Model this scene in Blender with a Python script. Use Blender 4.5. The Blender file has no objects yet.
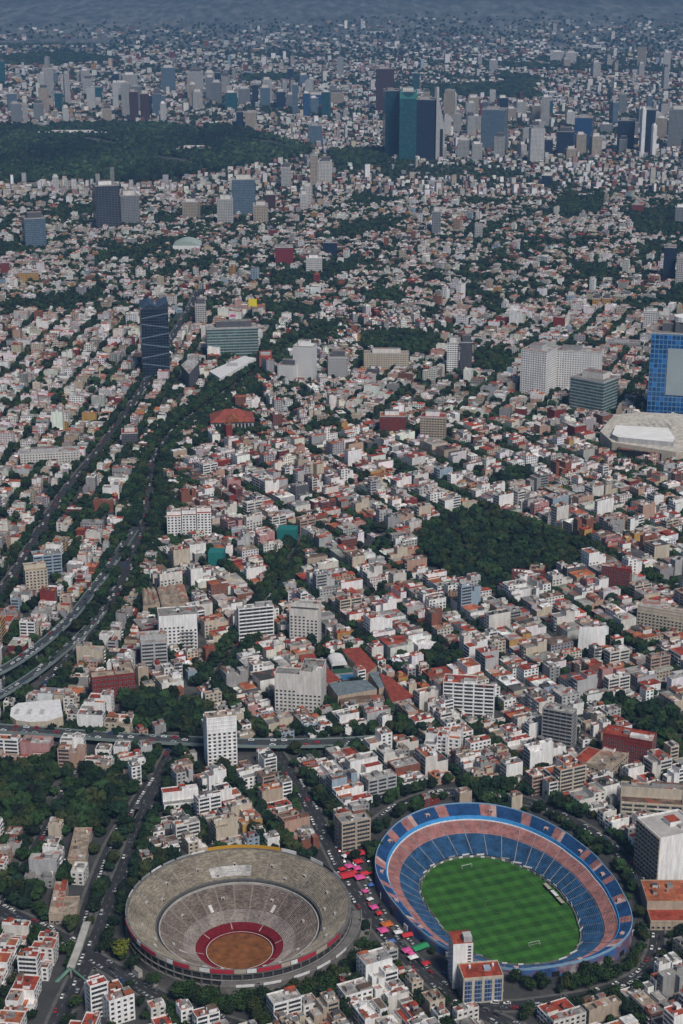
import bpy, math, random
import numpy as np
from mathutils import Matrix, Vector

# ------------------------------------------------------------------ camera, world, sun, exposure
sc = bpy.context.scene
F, PITCH, CAMH = 1700.0, 19.0, 600.0          # focal length in pixels, tilt below the horizon, height above the streets
cam = bpy.data.cameras.new("camera"); camo = bpy.data.objects.new("camera", cam)
sc.collection.objects.link(camo); sc.camera = camo
camo.location = (0, 0, CAMH); camo.rotation_euler = (math.radians(90 - PITCH), 0, 0)
cam.sensor_fit = 'HORIZONTAL'; cam.sensor_width = 36.0; cam.lens = 36.0 * F / 683.0
cam.clip_start = 5.0; cam.clip_end = 60000.0

SUN_EL, SUN_AZ = 50.0, 152.0                   # sun azimuth clockwise from the view direction (north)
w = bpy.data.worlds.new("World"); sc.world = w; w.use_nodes = True
nt = w.node_tree; nt.nodes.clear()
sky = nt.nodes.new('ShaderNodeTexSky'); sky.sky_type = 'NISHITA'; sky.sun_disc = False
sky.sun_elevation = math.radians(SUN_EL); sky.sun_rotation = math.radians(SUN_AZ)
sky.altitude = 2240; sky.air_density = 1.0; sky.dust_density = 1.2; sky.ozone_density = 1.5
bg = nt.nodes.new('ShaderNodeBackground'); bg.inputs[1].default_value = 0.062
wo = nt.nodes.new('ShaderNodeOutputWorld')
nt.links.new(sky.outputs[0], bg.inputs[0]); nt.links.new(bg.outputs[0], wo.inputs[0])
sun = bpy.data.lights.new("sun", 'SUN'); sun.energy = 3.7; sun.angle = math.radians(18); sun.color = (1.0, 0.945, 0.88)
suno = bpy.data.objects.new("sun", sun); sc.collection.objects.link(suno)
_a, _e = math.radians(SUN_AZ), math.radians(SUN_EL)
suno.rotation_euler = Vector((math.sin(_a)*math.cos(_e), math.cos(_a)*math.cos(_e), math.sin(_e))).to_track_quat('Z', 'Y').to_euler()
sc.view_settings.view_transform = 'Standard'; sc.view_settings.look = 'None'
sc.view_settings.exposure = 0.02; sc.view_settings.gamma = 1.0; sc.view_settings.use_curve_mapping = False
sc.render.engine = 'CYCLES'
cy = sc.cycles
cy.max_bounces = 4; cy.diffuse_bounces = 2; cy.glossy_bounces = 2; cy.transmission_bounces = 2; cy.volume_bounces = 0
cy.transparent_max_bounces = 4; cy.use_denoising = True; cy.use_adaptive_sampling = True; cy.adaptive_threshold = 0.02
cy.caustics_reflective = False; cy.caustics_refractive = False

# ------------------------------------------------------------------ helpers
R = math.radians
rnd = random.Random(11)
COL = sc.collection.objects
_cp, _sp = math.cos(R(PITCH)), math.sin(R(PITCH))
def at(px, py, z=0.0):
    """ground point (at height z) seen at pixel px, py"""
    cx = (px - 341.5) / F; cyy = (512 - py) / F
    dz = -_sp + cyy * _cp
    t = (z - CAMH) / dz
    return cx * t, (_cp + cyy * _sp) * t
def proj(X, Y, Z=0.0):
    d = Y * _cp - (Z - CAMH) * _sp; u = Y * _sp + (Z - CAMH) * _cp
    return 341.5 + F * X / d, 512 - F * u / d, d
def height_for(Y, py):
    """height of the point above ground distance Y that shows at row py"""
    k = (512 - py) / F
    return CAMH + Y * (k * _cp - _sp) / (_cp + k * _sp)
def tag(o, label=None, cat=None, group=None, kind=None):
    if label: o['label'] = label
    if cat: o['category'] = cat
    if group: o['group'] = group
    if kind: o['kind'] = kind
    return o
def empty(name, loc=(0, 0, 0), rz=0.0):
    o = bpy.data.objects.new(name, None); COL.link(o)
    o.location = loc; o.rotation_euler = (0, 0, rz); o.empty_display_size = 1
    return o
def inst(name, me, parent=None, loc=(0, 0, 0), rz=0.0, scale=(1, 1, 1)):
    o = bpy.data.objects.new(name, me); COL.link(o)
    if parent is not None: o.parent = parent
    o.location = loc; o.rotation_euler = (0, 0, rz); o.scale = scale
    return o

class MB:
    def __init__(s): s.v = []; s.f = []; s.m = []
    def face(s, pts, m=0):
        n = len(s.v); s.v += pts; s.f.append(tuple(range(n, n + len(pts)))); s.m.append(m)
    def box(s, cx, cy, z0, w, d, h, rot=0.0, m=0, top=None, bottom=False, taper=1.0):
        c, sn = math.cos(rot), math.sin(rot); n = len(s.v)
        for k, (z, q) in enumerate(((z0, 1.0), (z0 + h, taper))):
            for dx, dy in ((-.5, -.5), (.5, -.5), (.5, .5), (-.5, .5)):
                X, Y = dx * w * q, dy * d * q
                s.v.append((cx + X * c - Y * sn, cy + X * sn + Y * c, z))
        for a in range(4):
            b = (a + 1) % 4; s.f.append((n + a, n + b, n + 4 + b, n + 4 + a)); s.m.append(m)
        s.f.append((n + 4, n + 5, n + 6, n + 7)); s.m.append(m if top is None else top)
        if bottom: s.f.append((n + 3, n + 2, n + 1, n)); s.m.append(m)
    def shell(s, cx, cy, z0, w, d, h, p=0.9, t=0.25, m=0):
        """walls with a parapet standing p above the roof at z0+h"""
        n = len(s.v)
        for z, q in ((z0, 0), (z0 + h + p, 0), (z0 + h + p, t), (z0 + h - .02, t)):
            for dx, dy in ((-1, -1), (1, -1), (1, 1), (-1, 1)):
                s.v.append((cx + dx * (w / 2 - q), cy + dy * (d / 2 - q), z))
        for L in range(3):
            for a in range(4):
                b = (a + 1) % 4
                s.f.append((n + 4*L + a, n + 4*L + b, n + 4*L + 4 + b, n + 4*L + 4 + a)); s.m.append(m)
    def quad(s, cx, cy, z, w, d, m=0):
        s.face([(cx - w/2, cy - d/2, z), (cx + w/2, cy - d/2, z), (cx + w/2, cy + d/2, z), (cx - w/2, cy + d/2, z)], m)
    def prism(s, pts, z0, z1, m=0, top=None, cap=True):
        n = len(s.v); k = len(pts)
        s.v += [(x, y, z0) for x, y in pts] + [(x, y, z1) for x, y in pts]
        for a in range(k):
            b = (a + 1) % k; s.f.append((n + a, n + b, n + k + b, n + k + a)); s.m.append(m)
        if cap: s.f.append(tuple(range(n + k, n + 2*k))); s.m.append(m if top is None else top)
    def cyl(s, cx, cy, z0, r, h, n=10, r2=None, m=0, dome=0.0):
        r2 = r if r2 is None else r2; b = len(s.v)
        for z, q in ((z0, r), (z0 + h, r2)) + (((z0 + h + dome, r2 * .45),) if dome else ()):
            for k in range(n):
                a = 2 * math.pi * k / n; s.v.append((cx + q * math.cos(a), cy + q * math.sin(a), z))
        L = 2 if dome else 1
        for l in range(L):
            for k in range(n):
                j = (k + 1) % n; s.f.append((b + l*n + k, b + l*n + j, b + (l+1)*n + j, b + (l+1)*n + k)); s.m.append(m)
        s.f.append(tuple(b + L*n + k for k in range(n))); s.m.append(m)
    def strip(s, A, B, m=0):
        """quads between two point rows"""
        n = len(s.v); k = len(A); s.v += list(A) + list(B)
        for a in range(k - 1):
            s.f.append((n + a, n + a + 1, n + k + a + 1, n + k + a)); s.m.append(m)
    def mesh(s, name, mats):
        me = bpy.data.meshes.new(name); me.from_pydata(s.v, [], s.f)
        for m in mats: me.materials.append(m)
        if len(mats) > 1: me.polygons.foreach_set('material_index', s.m)
        me.update(); return me
    def build(s, name, mats, parent=None, loc=(0, 0, 0), rz=0.0):
        if not isinstance(mats, (list, tuple)): mats = [mats]
        return inst(name, s.mesh(name, mats), parent, loc, rz)

# ------------------------------------------------------------------ materials
def new_mat(name):
    m = bpy.data.materials.new(name); m.use_nodes = True
    n = m.node_tree.nodes; b = n['Principled BSDF']
    b.inputs['Specular IOR Level'].default_value = 0.25
    return m, n, m.node_tree.links, b
def mathn(n, l, op, a, b=None, c=None):
    x = n.new('ShaderNodeMath'); x.operation = op
    for i, v in enumerate((a, b, c)):
        if v is None: continue
        if isinstance(v, (int, float)): x.inputs[i].default_value = v
        else: l.new(v, x.inputs[i])
    return x.outputs[0]
def noise(n, l, vec, scale, detail=4, rough=.6, stretch=None):
    if stretch:
        mp = n.new('ShaderNodeMapping'); mp.inputs['Scale'].default_value = stretch; l.new(vec, mp.inputs[0]); vec = mp.outputs[0]
    t = n.new('ShaderNodeTexNoise'); t.inputs['Scale'].default_value = scale; t.inputs['Detail'].default_value = detail
    t.inputs['Roughness'].default_value = rough; l.new(vec, t.inputs['Vector'])
    return t.outputs['Fac']
def ramp(n, l, fac, stops):
    r = n.new('ShaderNodeValToRGB'); l.new(fac, r.inputs[0]); e = r.color_ramp.elements
    while len(e) < len(stops): e.new(.5)
    for k, (p, c) in enumerate(stops):
        e[k].position = p; e[k].color = (c, c, c, 1) if isinstance(c, (int, float)) else (*c, 1)
    return r.outputs[0]
def mixc(n, l, fac, a, b, mode='MIX'):
    x = n.new('ShaderNodeMix'); x.data_type = 'RGBA'; x.blend_type = mode
    for i, v in ((0, fac), (6, a), (7, b)):
        if isinstance(v, (int, float)): x.inputs[i].default_value = v
        elif isinstance(v, tuple): x.inputs[i].default_value = (*v, 1)
        else: l.new(v, x.inputs[i])
    return x.outputs[2]
def pos(n): return n.new('ShaderNodeNewGeometry').outputs['Position']
def plain(name, col, rough=.8, var=.25, scale=.35, stretch=None, spec=.25, metal=0.0):
    """a surface with blotchy wear"""
    m, n, l, b = new_mat(name)
    f = noise(n, l, pos(n), scale, 5, .65, stretch)
    k = ramp(n, l, f, [(.3, 1 - var), (.7, 1 + var * .5)])
    l.new(mixc(n, l, 1.0, col, k, 'MULTIPLY'), b.inputs['Base Color'])
    b.inputs['Roughness'].default_value = rough; b.inputs['Specular IOR Level'].default_value = spec; b.inputs['Metallic'].default_value = metal
    return m
def wall_mat(name, col): return plain(name, col, .85, .3, .5, (1, 1, .16))
def patches(n, l, p, c):
    """roofs re-coated piece by piece: rectangular patches of other tones, some of them red oxide"""
    v = n.new('ShaderNodeTexVoronoi'); v.distance = 'CHEBYCHEV'; v.inputs['Scale'].default_value = .17; l.new(p, v.inputs['Vector'])
    s = n.new('ShaderNodeSeparateColor'); l.new(v.outputs['Color'], s.inputs[0])
    c = mixc(n, l, 1.0, c, ramp(n, l, s.outputs[0], [(0, .68), (.5, 1.0), (1, 1.3)]), 'MULTIPLY')
    return mixc(n, l, mathn(n, l, 'MULTIPLY', mathn(n, l, 'GREATER_THAN', s.outputs[1], .86), .7), c, (.30, .07, .04))
def roof_mat(name, col, patched=True):
    m, n, l, b = new_mat(name); p = pos(n)
    a = ramp(n, l, noise(n, l, p, .22, 6, .7), [(.32, .55), (.62, 1.12)])
    g = ramp(n, l, noise(n, l, p, 1.3, 3, .6), [(.3, .72), (.7, 1.1)])
    c = mixc(n, l, 1.0, mixc(n, l, 1.0, col, a, 'MULTIPLY'), g, 'MULTIPLY')
    l.new(patches(n, l, p, c) if patched else c, b.inputs['Base Color'])
    b.inputs['Roughness'].default_value = .9
    return m
def facade(name, wall, glass, bay=3.2, floor=3.4, fx=(.18, .82), fz=(.28, .82), rough=.25, diag=0.0, var=.35):
    """curtain wall or windowed wall: panes cut on a grid of storeys and bays, in the object's own metres"""
    m, n, l, b = new_mat(name)
    g = n.new('ShaderNodeUVMap'); sx = n.new('ShaderNodeSeparateXYZ'); l.new(g.outputs[0], sx.inputs[0])
    u = mathn(n, l, 'DIVIDE', sx.outputs[0], bay); v = mathn(n, l, 'DIVIDE', sx.outputs[1], floor)
    fu, fv = mathn(n, l, 'FRACT', u), mathn(n, l, 'FRACT', v)
    def band(x, lo, hi): return mathn(n, l, 'MULTIPLY', mathn(n, l, 'GREATER_THAN', x, lo), mathn(n, l, 'LESS_THAN', x, hi))
    pane = mathn(n, l, 'MULTIPLY', band(fu, *fx), band(fv, *fz))
    cell = n.new('ShaderNodeCombineXYZ'); l.new(mathn(n, l, 'FLOOR', u), cell.inputs[0]); l.new(mathn(n, l, 'FLOOR', v), cell.inputs[1])
    wn = n.new('ShaderNodeTexWhiteNoise'); wn.noise_dimensions = '3D'; l.new(cell.outputs[0], wn.inputs['Vector'])
    gl = mixc(n, l, 1.0, glass, ramp(n, l, wn.outputs['Value'], [(0, 1 - var), (.8, 1.0), (1, 1 + var * 2)]), 'MULTIPLY')
    wl = mixc(n, l, 1.0, wall, ramp(n, l, noise(n, l, pos(n), .2, 4, .6, (1, 1, .2)), [(.3, .78), (.7, 1.08)]), 'MULTIPLY')
    l.new(mixc(n, l, pane, wl, gl), b.inputs['Base Color'])
    r = mathn(n, l, 'MULTIPLY_ADD', pane, rough - .8, .8); l.new(r, b.inputs['Roughness'])
    l.new(mathn(n, l, 'MULTIPLY_ADD', pane, .35, .2), b.inputs['Specular IOR Level'])
    return m
def city_mat(name, windows):
    """mass of buildings: each face carries its own paint colour; windows are cut by storey and bay from the UV in metres"""
    m, n, l, b = new_mat(name)
    a = n.new('ShaderNodeAttribute'); a.attribute_name = 'col'; p = pos(n)
    if windows:
        k = ramp(n, l, noise(n, l, p, .5, 4, .65, (1, 1, .16)), [(.3, .68), (.7, 1.12)])
        wl = mixc(n, l, 1.0, a.outputs['Color'], k, 'MULTIPLY')
        g = n.new('ShaderNodeUVMap'); sx = n.new('ShaderNodeSeparateXYZ'); l.new(g.outputs[0], sx.inputs[0])
        fu = mathn(n, l, 'FRACT', mathn(n, l, 'DIVIDE', sx.outputs[0], 3.1)); fv = mathn(n, l, 'FRACT', mathn(n, l, 'DIVIDE', sx.outputs[1], 3.0))
        pane = mathn(n, l, 'MULTIPLY', mathn(n, l, 'GREATER_THAN', fu, .28), mathn(n, l, 'LESS_THAN', fu, .8))
        pane = mathn(n, l, 'MULTIPLY', pane, mathn(n, l, 'MULTIPLY', mathn(n, l, 'GREATER_THAN', fv, .3), mathn(n, l, 'LESS_THAN', fv, .78)))
        l.new(mixc(n, l, pane, wl, (.035, .042, .05)), b.inputs['Base Color'])
        l.new(mathn(n, l, 'MULTIPLY_ADD', pane, -.55, .85), b.inputs['Roughness'])
    else:
        k = ramp(n, l, noise(n, l, p, .16, 6, .72), [(.32, .5), (.62, 1.15)])
        l.new(patches(n, l, p, mixc(n, l, 1.0, a.outputs['Color'], k, 'MULTIPLY')), b.inputs['Base Color']); b.inputs['Roughness'].default_value = .9
    return m
def leaf_mat(name, c1, c2, scale=.5):
    m, n, l, b = new_mat(name)
    f = noise(n, l, pos(n), scale, 3, .6)
    l.new(ramp(n, l, f, [(.3, c1), (.7, c2)]), b.inputs['Base Color'])
    b.inputs['Roughness'].default_value = .75; b.inputs['Specular IOR Level'].default_value = .15
    return m
def leaf_attr_mat(name):
    m, n, l, b = new_mat(name)
    a = n.new('ShaderNodeAttribute'); a.attribute_name = 'col'
    k = ramp(n, l, noise(n, l, pos(n), .35, 4, .65), [(.3, .55), (.72, 1.5)])
    l.new(mixc(n, l, 1.0, a.outputs['Color'], k, 'MULTIPLY'), b.inputs['Base Color'])
    b.inputs['Roughness'].default_value = .8; b.inputs['Specular IOR Level'].default_value = .12
    return m

WALLS = {'white': (.80, .785, .76), 'off-white': (.64, .61, .56), 'cream': (.52, .45, .35), 'grey': (.30, .295, .29), 'pale grey': (.43, .425, .42),
         'beige': (.42, .34, .26), 'peach': (.44, .29, .22), 'brick red': (.22, .09, .06), 'dark red': (.2, .035, .03), 'ochre': (.46, .27, .09),
         'pale blue': (.3, .38, .45), 'dark grey': (.1, .1, .11), 'pink': (.46, .25, .24)}
WALL_P = [('white', 38), ('off-white', 20), ('cream', 11), ('grey', 7), ('pale grey', 12), ('beige', 5), ('peach', 4), ('brick red', 6), ('dark red', 3.5), ('ochre', 2), ('pale blue', 1.5), ('dark grey', 1), ('pink', 1.5)]
ROOFS = {'grey': (.25, .24, .225), 'pale grey': (.40, .38, .355), 'white': (.70, .68, .65), 'red': (.33, .058, .033), 'brown': (.17, .115, .085), 'dark grey': (.085, .083, .082), 'terracotta': (.38, .12, .055), 'tan': (.36, .29, .22)}
ROOF_P = [('grey', 22), ('pale grey', 22), ('white', 13), ('red', 18), ('brown', 9), ('dark grey', 6), ('terracotta', 9), ('tan', 6)]
def pick(P, r=rnd):
    t = r.random() * sum(p for _, p in P)
    for k, p in P:
        t -= p
        if t <= 0: return k
    return P[0][0]
MW = {k: wall_mat('wall paint ' + k, c) for k, c in WALLS.items()}
MR = {k: roof_mat('roof ' + k, c) for k, c in ROOFS.items()}
M = {
    'glass': plain('window glass', (.03, .036, .043), .2, .3, .3, spec=.5), 'frame': plain('window frame', (.4, .4, .4), .6),
    'concrete': plain('concrete', (.27, .255, .235), .9, .35, .12), 'pale_concrete': plain('pale concrete', (.42, .4, .37), .9, .3, .15),
    'steel': plain('painted steel', (.3, .31, .32), .5), 'black': plain('black plastic', (.02, .02, .022), .5), 'white': plain('white paint', (.7, .69, .67), .6),
    'bark': plain('bark', (.07, .05, .035), .95), 'line': plain('road paint', (.24, .24, .23), .8, .4, .2), 'tyre': plain('tyre rubber', (.015, .015, .016), .8),
    'kerb': plain('kerb paving', (.115, .112, .105), .9, .4, .2), 'asphalt': plain('asphalt', (.036, .037, .04), .9, .35, .05), 'deck': plain('deck asphalt', (.05, .055, .058), .9, .25, .1),
    'barrier': plain('barrier concrete', (.20, .25, .24), .8, .2, .3), 'red': plain('red canvas', (.5, .03, .04), .7, .1), 'pink': plain('pink canvas', (.62, .09, .27), .7, .1),
    'green_cloth': plain('green canvas', (.03, .25, .1), .7, .1), 'blue_cloth': plain('blue canvas', (.05, .14, .4), .7, .1), 'white_cloth': plain('white canvas', (.7, .69, .68), .7, .1),
    'orange_cloth': plain('orange canvas', (.5, .13, .03), .7, .1), 'teal': plain('teal netting', (.02, .17, .16), .8, .2), 'yellow': plain('yellow paint', (.75, .6, .03), .6, .1),
    'city_wall': city_mat('city walls', True), 'city_roof': city_mat('city roofs', False), 'leaves': leaf_attr_mat('leaves of the mass'),
}
LEAF = {'dark green': leaf_mat('leaf dark', (.007, .016, .008), (.026, .046, .018)), 'mid green': leaf_mat('leaf mid', (.012, .028, .010), (.042, .078, .022)),
        'olive green': leaf_mat('leaf olive', (.018, .026, .010), (.05, .062, .02)), 'yellow-green': leaf_mat('leaf yellow', (.06, .08, .012), (.16, .17, .02))}

# ------------------------------------------------------------------ ground, hills, haze
def ground_mat():
    m, n, l, b = new_mat('ground'); p = pos(n)
    base = ramp(n, l, noise(n, l, p, .035, 5, .65), [(.35, (.034, .035, .037)), (.55, (.058, .058, .057)), (.75, (.12, .11, .10))])
    veg = ramp(n, l, noise(n, l, p, .02, 6, .7), [(.4, (.016, .03, .017)), (.62, (.11, .105, .095))])
    s = n.new('ShaderNodeSeparateXYZ'); l.new(p, s.inputs[0])
    far = n.new('ShaderNodeMapRange'); far.inputs[1].default_value = 1500; far.inputs[2].default_value = 3200; l.new(s.outputs[1], far.inputs[0])
    l.new(mixc(n, l, far.outputs[0], base, veg), b.inputs['Base Color']); b.inputs['Roughness'].default_value = .92
    return m

def hill_z(X, Y):
    a = max(0.0, (Y - 8700) / 6200)
    wv = .5 + .5 * math.sin(X / 1900 + .6) + .35 * math.sin(X / 760 + Y / 1300) + .22 * math.sin(X / 330 - Y / 500 + 2)
    side = .55 + .45 / (1 + math.exp(-(X - 200) / 700))
    return -6 + a ** 1.1 * 430 * side * (0.72 + .28 * wv)
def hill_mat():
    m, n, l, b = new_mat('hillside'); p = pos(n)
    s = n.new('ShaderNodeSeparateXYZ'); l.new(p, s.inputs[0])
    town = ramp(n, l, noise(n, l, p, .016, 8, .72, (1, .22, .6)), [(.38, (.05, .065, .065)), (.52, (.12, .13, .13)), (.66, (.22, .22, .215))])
    wood_shade = ramp(n, l, noise(n, l, p, .006, 7, .7, (1, .3, 1)), [(.35, (.02, .035, .025)), (.7, (.07, .075, .05))])  # dark woodland green; cloud shade on the upper slopes is put into the colour
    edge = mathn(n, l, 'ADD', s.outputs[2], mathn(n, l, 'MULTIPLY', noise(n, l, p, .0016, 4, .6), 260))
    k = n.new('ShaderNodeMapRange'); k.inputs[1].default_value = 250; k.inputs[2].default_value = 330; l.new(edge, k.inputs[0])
    l.new(mixc(n, l, k.outputs[0], town, wood_shade), b.inputs['Base Color']); b.inputs['Roughness'].default_value = .95
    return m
nx, ny = 90, 60
hv = []; hf = []
for j in range(ny):
    for i in range(nx):
        X = -4500 + 9000 * i / (nx - 1); Y = 8600 + 9900 * j / (ny - 1); hv.append((X, Y, hill_z(X, Y)))
for j in range(ny - 1):
    for i in range(nx - 1):
        a = j * nx + i; hf.append((a, a + 1, a + nx + 1, a + nx))
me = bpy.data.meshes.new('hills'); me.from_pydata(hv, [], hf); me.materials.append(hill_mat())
me.polygons.foreach_set('use_smooth', [True] * len(hf))
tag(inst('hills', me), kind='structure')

HAZE = 7e-5
m = bpy.data.materials.new('haze'); m.use_nodes = True; n = m.node_tree.nodes; n.clear()
pv = n.new('ShaderNodeVolumePrincipled'); pv.inputs['Color'].default_value = (.26, .49, .82, 1); pv.inputs['Density'].default_value = HAZE; pv.inputs['Anisotropy'].default_value = .2
om = n.new('ShaderNodeOutputMaterial'); m.node_tree.links.new(pv.outputs[0], om.inputs['Volume'])
mb = MB(); mb.box(0, 11300, -8, 18600, 26000, 668, bottom=True)
tag(mb.build('haze', m), kind='stuff')

# ------------------------------------------------------------------ where nothing generic may stand
RES, X0, Y0 = 3.0, -900.0, 690.0
NXR, NYR = 600, 1100
GX, GY = np.meshgrid(X0 + RES * (np.arange(NXR) + .5), Y0 + RES * (np.arange(NYR) + .5))
BLK = np.zeros((NYR, NXR), bool)            # no building here
ROAD = np.zeros((NYR, NXR), bool)           # no tree here
def sub(bx):
    i0 = max(0, int((bx[0] - X0) / RES)); i1 = min(NXR, int((bx[2] - X0) / RES) + 2); j0 = max(0, int((bx[1] - Y0) / RES)); j1 = min(NYR, int((bx[3] - Y0) / RES) + 2)
    return slice(j0, max(j0, j1)), slice(i0, max(i0, i1))
def in_poly(px, py, poly):
    ins = np.zeros(px.shape, bool); k = len(poly)
    for a in range(k):
        x1, y1 = poly[a]; x2, y2 = poly[(a + 1) % k]
        if y1 == y2: continue
        c = ((y1 > py) != (y2 > py)) & (px < (x2 - x1) * (py - y1) / (y2 - y1) + x1); ins ^= c
    return ins
def block_poly(poly, grow=0.0, road=False):
    if grow:
        cx = sum(p[0] for p in poly) / len(poly); cyy = sum(p[1] for p in poly) / len(poly)
        poly = [(x + (x - cx) / max(math.hypot(x - cx, y - cyy), 1) * grow, y + (y - cyy) / max(math.hypot(x - cx, y - cyy), 1) * grow) for x, y in poly]
    s = sub((min(p[0] for p in poly), min(p[1] for p in poly), max(p[0] for p in poly), max(p[1] for p in poly)))
    q = in_poly(GX[s], GY[s], poly); BLK[s] |= q
    if road: ROAD[s] |= q
def block_line(pts, half, road_half=None):
    for (x1, y1), (x2, y2) in zip(pts, pts[1:]):
        s = sub((min(x1, x2) - half, min(y1, y2) - half, max(x1, x2) + half, max(y1, y2) + half))
        px, py = GX[s], GY[s]; dx, dy = x2 - x1, y2 - y1
        t = np.clip(((px - x1) * dx + (py - y1) * dy) / (dx*dx + dy*dy + 1e-9), 0, 1)
        d = np.hypot(px - x1 - t * dx, py - y1 - t * dy); BLK[s] |= d < half
        if road_half: ROAD[s] |= d < road_half
def blocked(x, y, arr=None):
    i, j = int((x - X0) / RES), int((y - Y0) / RES)
    if 0 <= i < NXR and 0 <= j < NYR: return bool((BLK if arr is None else arr)[j, i])
    return False
def free_rect(x, y, w, d, rot):
    c, s = math.cos(rot), math.sin(rot)
    for u in (-.5, -.17, .17, .5):
        for v in (-.5, 0, .5):
            if blocked(x + u*w*c - v*d*s, y + u*w*s + v*d*c): return False
    return True
def smooth(pts, k=6):
    P = [pts[0]] + list(pts) + [pts[-1]]; out = []
    for i in range(1, len(P) - 2):
        for q in range(k):
            t = q / k; out.append(tuple(.5 * (2*P[i][c] + (P[i+1][c] - P[i-1][c]) * t + (2*P[i-1][c] - 5*P[i][c] + 4*P[i+1][c] - P[i+2][c]) * t*t + (3*P[i][c] - P[i-1][c] - 3*P[i+1][c] + P[i+2][c]) * t**3) for c in range(len(P[0]))))
    out.append(tuple(pts[-1])); return out
def offset(pts, d):
    out = []
    for i in range(len(pts)):
        a, b = pts[max(0, i - 1)], pts[min(len(pts) - 1, i + 1)]
        L = math.hypot(b[0] - a[0], b[1] - a[1]) or 1; nx_, ny_ = -(b[1] - a[1]) / L, (b[0] - a[0]) / L
        out.append((pts[i][0] + nx_ * d, pts[i][1] + ny_ * d, *pts[i][2:]))
    return out
def resample(pts, step):
    out = []; carry = 0.0
    for a, b in zip(pts, pts[1:]):
        L = math.hypot(b[0] - a[0], b[1] - a[1]); t = carry
        while t < L:
            k = t / L; out.append((*[a[c] + (b[c] - a[c]) * k for c in range(len(a))], math.atan2(b[1] - a[1], b[0] - a[0]))); t += step
        carry = t - L
    return out
CARS = []      # (x, y, z, heading, street phrase, order along it)
ROADS = []
def road(name, px, width, *a, **k): ROADS.append((smooth([at(*p) for p in px]), width, name, a, k))
def on_other(x, y, me_):
    for pts, width, *_ in ROADS:
        if pts is me_: continue
        for (x1, y1), (x2, y2) in zip(pts, pts[1:]):
            dx, dy = x2 - x1, y2 - y1; t = min(1, max(0, ((x - x1) * dx + (y - y1) * dy) / (dx*dx + dy*dy + 1e-9)))
            if math.hypot(x - x1 - t * dx, y - y1 - t * dy) < width / 2 + .4: return True
    return False
def build_road(pts, width, name, lanes=2, verge=4.0, phrase=None, cars=0.5, z=.05, kerb=True, both=True):
    h = width / 2
    mb = MB(); mb.strip([(x, y, z) for x, y in offset(pts, -h)], [(x, y, z) for x, y in offset(pts, h)], 0)
    for k in range(1, lanes):
        o = -h + width * k / lanes
        for x, y, a in resample(offset(pts, o), 9.0):
            if not on_other(x, y, pts): mb.box(x, y, z + .004, 3.2, .22, .006, a, 1)
    if kerb:
        for sgn in (-1, 1):
            A, B = offset(pts, sgn * h), offset(pts, sgn * (h + 2.2))
            for i in range(len(A) - 1):
                if on_other((A[i][0] + A[i+1][0]) / 2, (A[i][1] + A[i+1][1]) / 2, pts) or on_other(*A[i], pts) or on_other(*B[i+1], pts): continue
                a2, b2 = A[i:i+2], B[i:i+2]
                mb.strip([(x, y, .16) for x, y in a2], [(x, y, .16) for x, y in b2], 2)
                mb.strip([(x, y, .16) for x, y in a2], [(x, y, 0) for x, y in a2], 2); mb.strip([(x, y, .16) for x, y in b2], [(x, y, 0) for x, y in b2], 2)
    tag(mb.build(name, [M['asphalt'], M['line'], M['kerb']]), kind='structure')
    block_line(pts, h + verge, h + .5)
    if phrase:
        L = lanes if both else lanes
        for k in range(lanes):
            o = -h + width * (k + .5) / lanes
            for i, (x, y, a) in enumerate(resample(offset(pts, o), 7.0)):
                if rnd.random() < cars * (1.5 if k in (0, lanes - 1) else .6):
                    CARS.append((x + rnd.uniform(-.3, .3), y, z + .01, a + (math.pi if k >= lanes / 2 else 0), phrase, i))
    return pts

# ------------------------------------------------------------------ roads
ring = [(340, 848), (370, 828), (400, 806), (440, 793), (490, 794), (540, 806), (600, 838), (640, 880), (657, 930), (645, 970), (600, 992), (540, 1003), (500, 1006), (460, 1000)]
road('street', ring, 9, 2, 3, 'street round the football stadium', .45)
road('avenue', [(180, 738), (165, 765), (150, 800), (132, 850), (112, 900), (95, 945), (72, 990), (50, 1040)], 11, 3, 3, 'avenue left of the bullring', .3)
road('avenue', [(150, 780), (128, 815), (108, 850), (92, 890), (78, 935)], 6.5, 2, 1, 'side street of parked cars left of the avenue', .75)
road('avenue', [(-25, 893), (0, 909), (60, 938), (110, 968), (160, 998), (205, 1016), (260, 1034)], 11, 3, 3, 'curving avenue in front of the bullring', .4)
road('street', [(-20, 940), (10, 890), (45, 830), (62, 795), (75, 770)], 6, 2, 1.5, 'narrow street left of the square flat roofs', .5)
road('avenue', [(268, 742), (298, 785), (318, 822), (338, 860), (352, 890), (388, 936), (430, 978), (470, 1006), (520, 1030)], 11, 3, 2, 'avenue between the bullring and the stadium', .35)
road('avenue', [(-20, 615), (0, 592), (20, 567), (60, 500), (100, 450), (125, 415), (142, 390), (165, 350), (185, 318), (200, 290)], 13, 4, 3, 'straight avenue left of the motorway', .25)
road('motorway', [(80, 655), (110, 605), (128, 568), (142, 535), (150, 490), (157, 455), (176, 430), (205, 408), (245, 380), (285, 350), (330, 325)], 12, 4, 8, 'tree-lined motorway', .42, kerb=False)
road('motorway', [(40, 690), (95, 625), (118, 592), (132, 558)], 7, 2, 6, 'motorway under the flyover', .3, kerb=False)
road('street', [(205, 690), (228, 660), (258, 620), (280, 580), (300, 545)], 8, 2, 6, 'tree-lined street left of the white slab block', .35)
road('street', [(150, 800), (200, 795), (270, 800)], 6, 2, 1, None)

for k_, (pts_, w_0, nm_, a_0, kw_) in enumerate(ROADS): build_road(pts_, w_0, nm_, *a_0, z=.03 + .009 * k_, **kw_)

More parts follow.
